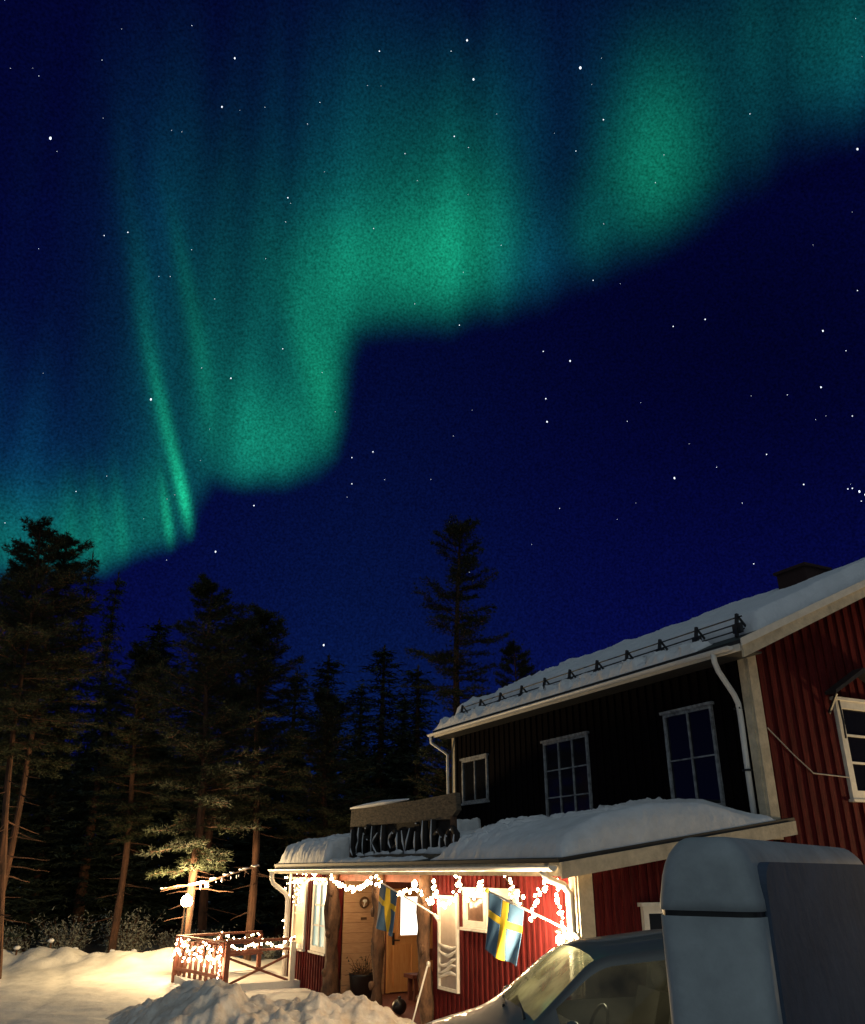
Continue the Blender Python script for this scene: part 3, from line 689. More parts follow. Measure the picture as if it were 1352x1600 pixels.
flag(H(LA-.05, 10.08, 1.72), H(6.6, 11.2, 2.24), .58, .98, Vector((-.02, -.10, -.72)) + HB*.16, None, 'large blue and yellow flag on a white pole at the right corner of the annex', .4)
flag(H(LA-.17, 13.85, 1.78), H(6.9, 15.7, 2.32), .66, .98, Vector((-.02, 0, -.74)) + HB*.05, None, 'small blue and yellow flag hanging in front of the porch door', 2.2)

# ---------------------------------------------------------------- small porch things
S_ = thing('stool', H(8.73, 18.45, .03), 'dark brown wooden bench with a slatted back beside the orange door', 'bench', rz=TH)
for nm, bx in (('seat', [((8.53, 17.55, .45), (9.38, 18.00, .52))]), ('leg', [((8.60, 17.60, .03), (8.68, 17.68, .45))]), ('leg', [((9.20, 17.60, .03), (9.28, 17.68, .45))]),
               ('leg', [((8.60, 17.87, .03), (8.68, 17.95, .45))]), ('leg', [((9.20, 17.87, .03), (9.28, 17.95, .45))]),
               ('backrest', [((8.93, 17.95, .74), (9.38, 17.99, .96)), ((8.98, 17.96, .52), (9.02, 17.98, .74)), ((9.28, 17.96, .52), (9.32, 17.98, .74))])):
    q = MB(); [q.box(a, b) for a, b in bx]; part(nm, q, M['brown'], S_, HM)
q = MB(); q.ball(H(7.62, 16.25, .17), .14, 16, 10, (1, 1, .95), .05); q.tube([H(7.62, 16.25, .29), H(7.62, 16.25, .34)], .03, 8)
bl = single('kettle', q, M['black'], H(7.62, 16.25, .03), 'round black pot standing at the foot of the middle log post', 'pot', smooth=True)
pt = thing('planter', H(7.85, 18.6, .03), 'dark planter with twisted branches against the plank wall', 'plant')
q = MB(); q.lathe(H(7.85, 18.6, .03), [(.20, 0), (.24, .05), (.28, .42), (.30, .46), (.26, .46), (.25, .40)], 18); part('pot', q, M['black'], pt, smooth=True)
q = MB(); random.seed(3); c0 = H(7.85, 18.6, .45)
for k in range(34):
    a = random.uniform(0, 6.28); l = random.uniform(.2, .5); d = Vector((math.cos(a)*.8, math.sin(a)*.8, random.uniform(.15, .9))); pts = [c0]
    for t in range(4): pts.append(pts[-1] + (d + Vector((random.uniform(-.5, .5), random.uniform(-.5, .5), random.uniform(-.5, .4))))*l*.25)
    q.tube(pts, [.014, .011, .008, .006, .004], 5)
part('branches', q, M['wreath'], pt)
q = MB()
for k in range(60):
    a = random.uniform(0, 6.28); p = c0 + Vector((math.cos(a)*random.uniform(.05, .38), math.sin(a)*random.uniform(.05, .38), random.uniform(-.02, .38)))
    d = Vector((random.uniform(-1, 1), random.uniform(-1, 1), random.uniform(-.3, .8))).normalized()*.07; n = d.cross(Vector((0, 0, 1))).normalized()*.02
    q.add([p-n, p+n, p+d], [(0, 1, 2)])
part('leaves', q, M['needle'], pt)
wr = thing('wreath', H(7.98, 18.95, 1.82), 'small twig ornament with a white bow on the plank wall', 'wreath', rz=TH)
q = MB(); q.tube([(7.98+.10*math.cos(t), 18.92, 1.85+.10*math.sin(t)) for t in np.linspace(0, 6.28, 20)], .022, 6, rough=.6); part('ring', q, M['wreath'], wr, HM)
q = MB(); q.ball((7.98, 18.89, 1.88), .035, 8, 6, (1.6, .6, 1)); q.tube([(7.98, 18.89, 1.86), (7.95, 18.89, 1.76)], .012, 6); part('bow', q, M['white'], wr, HM)
q = MB(); q.box((7.92, 18.93, 1.50), (8.05, 18.965, 1.55)); single('wall_plaque', q, M['wreath'], H(7.98, 18.94, 1.5), 'tiny dark plaque on the plank wall below the wreath', 'plaque', frame=HM)
sk = thing('ski_pole', H(6.95, 13.9, 0), 'pale ski pole with a round grip leaning against the annex front', 'pole')
q = MB(); q.tube([H(6.72, 14.0, 0.02), H(7.18, 14.22, 1.02)], [.012, .015], 8); part('shaft', q, M['metal_white'], sk, smooth=True)
q = MB(); q.ball(H(7.20, 14.22, 1.05), .035, 10, 8, (1, 1, 1.4)); part('grip', q, M['white'], sk, smooth=True)
q = MB(); q.lathe(H(6.75, 14.01, .08), [(.01, 0), (.06, .004), (.06, .012), (.01, .016)], 14); part('basket', q, M['black'], sk)

# ---------------------------------------------------------------- railings of the deck
Q1 = H(4.95, 23.6, 0); Q2 = H(5.52, 21.2, 0); Q3 = H(LA-.12, 21.45, 0); Q4 = H(LA-.1, 24.3, 0); Q1b = Q1
tag(mesh_obj('deck_snow', [H(5.0, 21.2, .14), H(LA, 21.2, .14), H(LA, 24.4, .14), H(4.95, 23.8, .14), H(5.0, 21.2, -.2), H(LA, 21.2, -.2), H(LA, 24.4, -.2), H(4.95, 23.8, -.2)],
    [(0,1,2,3),(0,4,5,1),(1,5,6,2),(2,6,7,3),(3,7,4,0)], M['snow_ground']), kind='structure')
def post(o, p, h, w=.10, m='brown'):
    q = MB(); q.beam((p.x, p.y, -.15), (p.x, p.y, h), w, w, HB); part('post', q, M[m], o)
def v3(p, z): return Vector((p.x, p.y, z))
ra = thing('deck_railing', (Q1+Q2)/2, 'brown picket railing along the front edge of the snowy deck', 'railing')
post(ra, Q1, .98); post(ra, Q2 + Vector((-.10, .06, 0)), .98)
q = MB(); q.beam(v3(Q1, 1.0), v3(Q2, .98), .12, .05); part('top_rail', q, M['brown'], ra)
q = MB(); q.beam(v3(Q1, .30), v3(Q2, .28), .05, .07); part('bottom_rail', q, M['brown'], ra)
for k in range(8):
    p = Q1.lerp(Q2, (k+.8)/8.6); q = MB(); dd = (Q2-Q1).normalized()*.065
    q.prism([v3(p-dd, .12), v3(p+dd, .12), v3(p+dd, .90), v3(p-dd, .90)], Vector((-dd.y, dd.x, 0)).normalized()*.025)
    part('picket', q, M['brown'], ra)
rb = thing('deck_railing', (Q1+Q4)/2, 'low brown board railing along the far edge of the deck towards the trees', 'railing')
post(rb, Q1 + Vector((.1, .1, 0)), .96); post(rb, Q1.lerp(Q4, .5), .96); post(rb, Q4, .96)
for z, hh in ((1.0, .05), (.80, .12), (.52, .12)):
    q = MB(); q.beam(v3(Q1 + Vector((.1, .04, 0)), z), v3(Q4, z), .12 if z == 1.0 else .03, hh); part('rail', q, M['brown'], rb)
rc = thing('deck_railing', (Q2+Q3)/2, 'open brown railing with crossed braces nearest the snow heap', 'railing')
post(rc, Q2 + Vector((.08, -.02, 0)), 1.0, .11); post(rc, Q3 + HB*-.12 - HA*.06, .95, .12, 'white')
for z, hh in ((1.0, .06), (.80, .05)):
    q = MB(); q.beam(v3(Q2, z), v3(Q3, z - .0), .11 if z == 1.0 else .04, hh); part('rail', q, M['brown'], rc)
for a, b in (((Q2, .70), (Q3, .10)), ((Q2, .08), (Q3, .70))):
    q = MB(); q.beam(v3(a[0], a[1]), v3(b[0], b[1]), .035, .05); part('brace', q, M['brown'], rc)
q = MB(); q.beam(v3(Q2, .74), v3(Q2.lerp(Q3, .55), .74), .03, .04); part('rail', q, M['brown'], rc)

# ---------------------------------------------------------------- light strings
BM = None
def light_string(pts, n, label, jitter=.03, r=.030, drops=None, cat='string lights', cordm='darkwire'):
    """pts: poly-line of the cord; n bulbs spread along it"""
    global BM
    pts = [Vector(p) for p in pts]
    o = thing('light_string', pts[0], label, cat, 'fairy light strings on the annex and deck')
    q = MB(); q.tube(pts, .006, 4); cord = part('cord', q, M[cordm], o)
    seg = [(b-a).length for a, b in zip(pts[:-1], pts[1:])]; tot = sum(seg)
    n = min(n, 99)
    for k in range(n):
        t = (k+.5)/n*tot; i = 0
        while i < len(seg)-1 and t > seg[i]: t -= seg[i]; i += 1
        p = pts[i].lerp(pts[i+1], min(1, t/seg[i])) + Vector([random.uniform(-jitter, jitter) for _ in range(3)])
        if BM is None:
            b = MB(); b.ball((0, 0, 0), 1.0, 7, 5, (1, 1, 1.25), .25)
            BM = bpy.data.meshes.new('bulb'); BM.from_pydata(b.v, [], b.f); BM.materials.append(M['bulb'])
            BM.polygons.foreach_set('use_smooth', [True]*len(BM.polygons))
        bo = bpy.data.objects.new('bulb', BM); COL.objects.link(bo); bo.parent = o
        bo.location = p - o.location; s_ = r*random.uniform(.45, .95); bo.scale = (s_, s_, s_)
        bo.rotation_euler = (random.uniform(-.6, .6), random.uniform(-.6, .6), 0)
    return o
def swag(a, b, sag, n=10):
    a, b = Vector(a), Vector(b)
    return [a.lerp(b, t) - Vector((0, 0, sag*4*t*(1-t))) for t in np.linspace(0, 1, n)]
random.seed(12)
LF = LA - .20
light_string(swag(H(LF, 18.95, 2.42), H(LF, 16.5, 2.38), .26), 48, 'garland of lights sagging across the far half of the porch opening', .045)
light_string(swag(H(LF, 16.5, 2.38), H(LF, 14.6, 2.30), .26), 36, 'garland of lights sagging across the near half of the porch opening', .045)
light_string([H(LF-.10, 14.6, 2.35), H(LF-.10, 14.35, 2.15), H(LF+.08, 14.2, 1.98), H(LF-.10, 13.9, 2.05), H(LF-.10, 13.7, 2.32), H(LF-.10, 13.55, 2.02), H(LF-.10, 13.35, 1.95), H(LF-.10, 13.1, 2.05)], 34, 'lights looping over the top of the tall narrow window', .04)
light_string([H(LF-.10, 13.1, 2.05), H(LF-.10, 12.9, 2.42), H(LF-.10, 12.8, 2.15), H(LF-.10, 12.5, 2.10), H(LF-.10, 12.15, 2.38), H(LF-.10, 12.1, 2.2)], 24, 'lights zigzagging above the small square window', .04)
light_string([H(LF-.10, 11.45, 2.40), H(LF-.10, 11.3, 2.30), H(LF-.10, 11.35, 2.15), H(LF-.10, 11.1, 2.22), H(LF-.10, 11.0, 2.05)], 13, 'short cluster of lights right of the large flag', .05)
light_string([H(LF-.10, 10.30, 2.42), H(LF-.10, 10.5, 2.28), H(LF-.10, 10.8, 2.02), H(LF-.10, 10.75, 1.88)], 14, 'lights hanging in a V beside the right corner pipe', .04)
light_string([H(LF-.02, 10.24, 2.42), H(LF-.0, 10.28, 2.1), H(LF-.0, 10.20, 1.8), H(LF-.0, 10.12, 1.55)], 18, 'lights running down the right corner pipe of the annex', .03)
for k, dz in enumerate((0, -.16)):
    light_string([H(LF+.08, 21.95, 2.44+dz), H(LF+.08, 21.2, 2.42+dz), H(LF+.08, 20.4, 2.44+dz), H(LF+.08, 19.3, 2.42+dz)], 17, ('upper' if k == 0 else 'lower') + ' row of lights over the two lit windows', .05, .022)
light_string([H(LA-.13, 22.25, 2.40), H(LA-.13, 22.2, 1.8), H(LA-.13, 22.25, 1.3), H(LA-.13, 22.2, .55)], 28, 'vertical run of lights down the far corner of the annex', .05, .016)
light_string([H(LA-.10, 21.85 - .16*(k % 2) - .12*(k//2), 2.3 - .55*((k+1)//2 % 2)) for k in range(10)], 26, 'curtain of small lights over the amber window', .03, .012)
fq = []
for k in range(17):
    p = Q1.lerp(Q2, k/16); fq.append(v3(p, .92 if k % 2 == 0 else .52) + Vector((-.08, -.06, 0)))
light_string(fq, 72, 'dense tangle of lights draped over the picket railing', .07, .026)
light_string([v3(Q2, .95) + Vector((-.05, -.1, 0)), v3(Q2, .5) + Vector((-.07, -.1, 0)), v3(Q2, .12) + Vector((-.05, -.1, 0))], 14, 'lights running down the corner post of the deck', .03, .022)
light_string(swag(v3(Q2, 1.0), v3(Q2.lerp(Q3, .5), .98), .14, 6) + swag(v3(Q2.lerp(Q3, .5), .98), v3(Q3, 1.02), .14, 6)[1:], 34, 'lights draped along the crossed railing', .05, .026)
light_string(swag(v3(Q1, 1.0), v3(Q1.lerp(Q4, .5), 1.0), .18, 6) + swag(v3(Q1.lerp(Q4, .5), 1.0), v3(Q4, 1.0), .18, 6)[1:], 30, 'lights draped along the far deck railing', .05, .026)

# ---------------------------------------------------------------- lamp posts
def lamp_post(p, label, watts, hgt=1.74):
    p = Vector(p); o = thing('lamp_post', p, label, 'street lamp', 'yard lamps')
    q = MB(); q.tube([p, p + Vector((0, 0, hgt-.16))], [.04, .03], 10); q.lathe(p, [(.09, 0), (.09, .05), (.05, .10), (.04, .12)], 14); part('pole', q, M['dark_metal'], o, smooth=True)
    q = MB(); q.lathe(p + Vector((0, 0, hgt-.17)), [(.05, 0), (.09, .02), (.09, .04), (.04, .05)], 14); part('collar', q, M['dark_metal'], o)
    q = MB(); q.ball(p + Vector((0, 0, hgt)), .15, 20, 14); part('globe', q, M['lampglobe'], o, smooth=True)
    l = bpy.data.lights.new('lamp_light', 'POINT'); l.energy = watts; l.color = (1, .69, .33); l.shadow_soft_size = .16
    lo = bpy.data.objects.new('lamp_light', l); COL.objects.link(lo); lo.parent = o; lo.location = (0, -.02, hgt + .33)
    q = MB(); q.lathe(p + Vector((0, 0, hgt+.14)), [(.07, 0), (.05, .03), (.015, .05)], 12); part('cap', q, M['dark_metal'], o)
    return o
lamp_post((-6.66, 24.9, 0.0), 'glowing globe lamp on a thin dark pole in front of the pine beyond the deck', YARD_LAMP_W)
ASSUMED_LAMP = H(17.3, 8.8, 0)
lamp_post((ASSUMED_LAMP.x, ASSUMED_LAMP.y, .3), 'assumed globe lamp, unseen, in the yard beyond the gable, right of the view, added to light the gable', ASSUMED_GABLE_LAMP_W, 2.4)  # no lamp is seen here: assumed and added to light the gable wall

WL = thing('wall_lamp', H(LA-.22, 10.22, 1.66), 'bright wall lamp at the foot of the flagpole on the right annex corner', 'lamp')
q = MB(); q.ball(H(LA-.26, 10.20, 1.66), .055, 14, 10, (1, 1, 1.2)); part('globe', q, M['lampglobe'], WL, smooth=True)
q = MB(); q.beam(H(LA-.03, 10.22, 1.78), H(LA-.26, 10.20, 1.77), .03, .03); q.lathe(H(LA-.26, 10.20, 1.745), [(.05, 0), (.06, .02), (.02, .05)], 12); part('bracket', q, M['dark_metal'], WL)
l = bpy.data.lights.new('wall_lamp_light', 'POINT'); l.energy = CORNER_LAMP_W; l.color = (1, .74, .42); l.shadow_soft_size = .08
lo = bpy.data.objects.new('wall_lamp_light', l); COL.objects.link(lo); lo.parent = WL; lo.location = -HA*.20 - HB*.04 + Vector((0, 0, -.02))

# ---------------------------------------------------------------- car
CAR = thing('parked_car', (1.58, 7.55, .52), 'dark grey car parked nose-left in front of the annex, partly behind the pale trailer', 'car', rz=R(188))
car_M = Matrix.Translation((1.58, 7.55, .52)) @ Matrix.Rotation(R(188), 4, 'Z')
CX = np.array([2.12, 2.08, 1.90, 1.55, 1.02, .46, -.35, -1.10, -1.70, -1.98, -2.08, -2.12])
TB = dict(zt=[.46,.58,.70,.85,.985,1.45,1.54,1.50,1.18,1.02,.75,.5], yb=[.55,.70,.79,.85,.87,.88,.88,.87,.84,.80,.74,.66],
          zb=[.42,.53,.63,.76,.88,.92,.94,.97,1.0,.92,.68,.46], yr=[.45,.58,.66,.71,.70,.59,.58,.57,.60,.60,.58,.5],
          zr=[.45,.57,.685,.82,.95,1.385,1.46,1.43,1.11,.99,.73,.49], zl=[.30,.24,.20,.18,.18,.18,.18,.18,.18,.20,.24,.3])
def cval(k, x): return float(np.interp(x, CX[::-1], np.array(TB[k])[::-1]))
def section(x):
    zt, yb, zb, yr, zr, zl = [cval(k, x) for k in ('zt','yb','zb','yr','zr','zl')]
    return [(0, zt), (yr*.35, zt-.005), (yr*.70, zt-(zt-zr)*.35), (yr*.90, zr+(zt-zr)*.22), (yr, zr), (yr+(yb-.035-yr)*.12, zr+(zb+.02-zr)*.12), (yr+(yb-.035-yr)*.5+.012, zr+(zb+.02-zr)*.5),
            (yb-.035, zb+.02), (yb, zb-.03), (yb+.02, zb*.6+zl*.4), (yb+.0, zl+.12), (yb-.08, zl)]
xs = sorted(set(list(np.linspace(2.12, 1.9, 8)) + list(np.linspace(1.9, -1.9, 78)) + list(np.linspace(-1.9, -2.12, 8))), reverse=True)
# light smoothing of the tables along x
for k in list(TB):
    fine = np.linspace(-2.12, 2.12, 213); vals = np.array([cval(k, a) for a in fine]); ker = np.ones(13)/13
    pad = np.concatenate([np.full(6, vals[0]), vals, np.full(6, vals[-1])]); sv = np.convolve(pad, ker, 'valid')
    TB[k+'_s'] = sv
_cv = cval
def cval(k, x): return float(np.interp(x, np.linspace(-2.12, 2.12, 213), TB[k+'_s']))
bins = {'body': MB(), 'windscreen': MB(), 'side_window': MB(), 'side_window2': MB(), 'rear_window': MB()}
def car_pt(x, j, sgn): y, z = section(x)[j]; return (x, sgn*y, z)
for sgn in (1, -1):
    for a, b in zip(xs[:-1], xs[1:]):
        xm = (a+b)/2
        for j in range(11):
            key = 'body'
            if .47 < xm < .97 and j < 3: key = 'windscreen'
            elif -1.80 < xm < -1.22 and j < 3: key = 'rear_window'
            elif j in (5, 6) and -.42 < xm < .80: key = 'side_window' 
            elif j in (5, 6) and -1.45 < xm < -.52: key = 'side_window2'
            quad = [car_pt(a, j, sgn), car_pt(b, j, sgn), car_pt(b, j+1, sgn), car_pt(a, j+1, sgn)]
            if sgn < 0: quad = quad[::-1]
            bins[key].add(quad, [(3, 2, 1, 0)])
def weld(o, d=.001):
    import bmesh
    bm = bmesh.new(); bm.from_mesh(o.data); bmesh.ops.remove_doubles(bm, verts=bm.verts, dist=d); bmesh.ops.recalc_face_normals(bm, faces=bm.faces); bm.to_mesh(bm and o.data); bm.free()
    o.data.polygons.foreach_set('use_smooth', [True]*len(o.data.polygons))
bins['body'].add([car_pt(2.12, 11, 1), car_pt(2.12, 11, -1), car_pt(-2.12, 11, -1), car_pt(-2.12, 11, 1)], [(0, 1, 2, 3)])
bins['body'].add([car_pt(2.12, j, 1) for j in range(12)] + [car_pt(2.12, j, -1) for j in range(11, 0, -1)], [tuple(range(23))])
bins['body'].add([car_pt(-2.12, j, 1) for j in range(12)] + [car_pt(-2.12, j, -1) for j in range(11, 0, -1)], [tuple(range(23))])
for k, nm in (('body', 'body'), ('windscreen', 'windscreen'), ('rear_window', 'rear_window')):
    weld(part(nm, bins[k], {'body': M['car'], 'windscreen': M['windscreen'], 'rear_window': M['carglass']}[k], CAR, car_M))
for k in ('side_window', 'side_window2'):
    half = len(bins[k].f)//2
    for h_ in (0, 1):
        m_ = MB(); fs = bins[k].f[h_*half:(h_+1)*half]
        for f in fs: m_.add([bins[k].v[i] for i in f], [(0, 1, 2, 3)])
        weld(part('side_window', m_, M['carglass'], CAR, car_M))
q = MB(); q.box((.30, -.09, 1.345), (.16, .09, 1.365)); part('cabin_lamp', q, M['cabin'], CAR, car_M)
l = bpy.data.lights.new('cabin_light', 'POINT'); l.energy = 26; l.color = (1, .86, .48); l.shadow_soft_size = .06
lo = bpy.data.objects.new('cabin_light', l); COL.objects.link(lo); lo.parent = CAR; lo.location = (.23, 0, 1.30)
for sx in (.02, -.95):
    for sy in (.37, -.37):
        q = MB(); q.prism([(sx+.25, sy-.24, .42), (sx-.25, sy-.24, .42), (sx-.42, sy-.24, 1.06), (sx-.30, sy-.24, 1.08), (sx-.14, sy-.24, .58), (sx+.25, sy-.24, .58)], (0, .48, 0)); se = part('seat', q, M['seat'], CAR, car_M)
        q = MB(); q.ball((sx-.40, sy, 1.16), .12, 12, 8, (.5, 1, .8)); part('headrest', q, M['seat'], se, car_M, True)
q = MB(); q.prism([(.95, -.70, .78), (.95, -.70, .92), (.55, -.70, .93), (.45, -.70, .70)], (0, 1.40, 0)); part('dashboard', q, M['seat'], CAR, car_M)
q = MB(); q.tube([(.42-.06*math.sin(t), .37+.18*math.cos(t), .90+.16*math.sin(t)) for t in np.linspace(0, 6.283, 25)], .014, 6); q.tube([(.55, .37, .86), (.42, .37, .90)], .03, 8); part('steering_wheel', q, M['black'], CAR, car_M, True)
for sx in (1.32, -1.30):
    for sy in (.80, -.80):
        q = MB(); ax = [(r_, z_) for r_, z_ in ((.20, -.10), (.30, -.11), (.325, -.08), (.325, .08), (.30, .11), (.20, .10))]
        n = 28; vs = []; 
        for r_, w_ in ax: vs += [(sx + r_*math.cos(2*math.pi*k/n), sy + w_, .325 + r_*math.sin(2*math.pi*k/n)) for k in range(n)]
        q.add(vs, [(i*n+k, i*n+(k+1) % n, ((i+1) % 6)*n+(k+1) % n, ((i+1) % 6)*n+k) for i in range(6) for k in range(n)])
        wh = part('wheel', q, M['tyre'], CAR, car_M, True)
        q = MB(); out = .09 if sy > 0 else -.09
        for k in range(7):
            t = 2*math.pi*k/7; q.beam((sx, sy+out*.8, .325), (sx+.2*math.cos(t), sy+out*.8, .325+.2*math.sin(t)), .03, .05, (0, 1, 0))
        q.tube([(sx, sy+out*.4, .325), (sx, sy+out, .325)], .06, 12); part('rim', q, M['rim'], wh, car_M)
for sy in (1, -1):
    q = MB(); q.ball((.78, sy*.97, .98), .10, 12, 8, (.6, 1.1, .75)); q.beam((.80, sy*.84, .94), (.80, sy*.93, .96), .06, .04); part('wing_mirror', q, M['car'], CAR, car_M, True)
    q = MB(); q.ball((2.0, sy*.60, .62), .16, 14, 8, (.5, 1.1, .55)); part('headlight', q, M['glass'], CAR, car_M, True)
    q = MB(); q.ball((-2.02, sy*.64, .80), .13, 12, 8, (.4, .8, 1.2)); part('tail_light', q, M['red_shaded'], CAR, car_M, True)
    q = MB(); q.box((-.20, sy*.885, .78), (-.38, sy*.915, .81)); part('door_handle', q, M['car'], CAR, car_M)
for a, b in (((1.0, .5, 1.0), (.88, -.12, 1.075)), ((1.02, -.1, 1.01), (.90, -.62, 1.04))):
    q = MB(); q.beam(a, b, .02, .02); part('wiper', q, M['black'], CAR, car_M)
q = MB(); q.box((.05, -.12, 1.30), (.10, .12, 1.36)); part('rear_view_mirror', q, M['black'], CAR, car_M)

# ---------------------------------------------------------------- trailer
K = 3.8/4
TA = Vector((1.41*K, 4.0*K, 0)); d1 = Vector((-.81, .58, 0)).normalized(); d2 = Vector((.58, .81, 0)).normalized()
TBp = TA + d1*.456*K; TC = TA + d2*2.75; TD = TBp + Vector((.42, .907, 0)).normalized()*2.65
poly = [TA, TC, TD, TBp]                                        # plan, counter-clockwise
def inset_poly(poly, d, r, n=6):
    m_ = len(poly); out = []
    def offp(i):
        a, b, c = poly[i-1], poly[i], poly[(i+1) % m_]
        e1 = (b-a).normalized(); e2 = (c-b).normalized(); n1 = Vector((-e1.y, e1.x, 0)); n2 = Vector((-e2.y, e2.x, 0))
        bis = (n1+n2).normalized(); return b, e1, e2, bis, bis.dot(n1)
    for i in range(m_):
        b, e1, e2, bis, cs = offp(i)
        p = b + bis*(d/cs)
        rr = max(.02, r)
        p0 = p - e1*rr; p1 = p + e2*rr
        for k in range(n+1):
            t = k/n; out.append(p0*(1-t)**2 + p*2*t*(1-t) + p1*t*t)
    return out
def ring_body(levels, closed_top=True, closed_bot=True):
    m_ = MB(); rings = [[Vector((p.x, p.y, z)) for p in inset_poly(poly, ins, rr)] for z, ins, rr in levels]; n = len(rings[0])
    vs = [p for r_ in rings for p in r_]
    fs = [(i*n+k, i*n+(k+1) % n, (i+1)*n+(k+1) % n, (i+1)*n+k) for i in range(len(rings)-1) for k in range(n)]
    if closed_bot: fs.append(tuple(range(n))[::-1])
    if closed_top: fs.append(tuple(range((len(rings)-1)*n, len(rings)*n)))
    return m_.add(vs, fs)
ZS = 2.5 - .168
TR = thing('box_trailer', (TA+TD)/2 + Vector((0, 0, .85)), 'pale grey box trailer with a rounded lid and dark seam in the right foreground', 'trailer')
lev = [(1.18, .03, .09), (1.22, .0, .09), (1.8, .0, .09), (ZS-.012, 0, .09)]
tb = part('body', ring_body(lev), M['trailer'], TR, smooth=True)
lev = [(ZS+.010, .0, .09), (ZS+.05, .002, .09), (2.42, .008, .10), (2.48, .018, .10), (2.53, .033, .10), (2.57, .052, .10), (2.60, .076, .09), (2.622, .10, .07), (2.635, .125, .05), (2.64, .15, .03)]
part('lid', ring_body(lev), M['trailer'], TR, smooth=True)
part('seam_gasket', ring_body([(ZS-.014, .008, .085), (ZS+.012, .008, .085)]), M['black'], TR)
nrm = Vector((d2.y, -d2.x, 0))
pp = []
for k in range(9):
    t = math.pi/2*k/8; pp.append((.17+.13*(1-math.sin(math.pi/2-t) if 0 else 0), 0))
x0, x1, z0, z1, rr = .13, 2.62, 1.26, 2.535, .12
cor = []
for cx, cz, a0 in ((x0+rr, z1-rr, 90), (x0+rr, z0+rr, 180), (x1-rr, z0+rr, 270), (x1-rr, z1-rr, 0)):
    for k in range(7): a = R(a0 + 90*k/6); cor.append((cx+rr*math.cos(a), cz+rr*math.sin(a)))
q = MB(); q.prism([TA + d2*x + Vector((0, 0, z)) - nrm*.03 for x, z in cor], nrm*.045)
part('side_panel', q, M['trailer_shaded'], TR)
q = MB(); ax = (TC+TD)/2*.5 + (TA+TBp)/2*.5
q.beam(TA.lerp(TBp, .5) - (d2+Vector((.42, .907, 0))).normalized()*-.1 + Vector((0, 0, 1.12)), (TC+TD)/2 + Vector((0, 0, 1.12)), .30, .1); part('chassis', q, M['dark_metal'], TR)
mid = TA.lerp(TC, .55); mid2 = TBp.lerp(TD, .55)
for c in (mid - (mid2-mid).normalized()*-.12, mid2 + (mid-mid2).normalized()*.12):
    n = 24; axd = nrm; q = MB(); vs = []
    for r_, w_ in ((.15, -.07), (.24, -.08), (.26, -.05), (.26, .05), (.24, .08), (.15, .07)):
        vs += [Vector((c.x, c.y, 1.02)) + axd*w_ + d2*r_*math.cos(2*math.pi*k/n) + Vector((0, 0, r_*math.sin(2*math.pi*k/n))) for k in range(n)]
    q.add(vs, [(i*n+k, i*n+(k+1) % n, ((i+1) % 6)*n+(k+1) % n, ((i+1) % 6)*n+k) for i in range(6) for k in range(n)]); wh = part('wheel', q, M['tyre'], TR, smooth=True)
    q = MB(); q.tube([Vector((c.x, c.y, 1.02)) - axd*.05, Vector((c.x, c.y, 1.02)) + axd*.05], .15, 18); part('rim', q, M['rim'], wh)

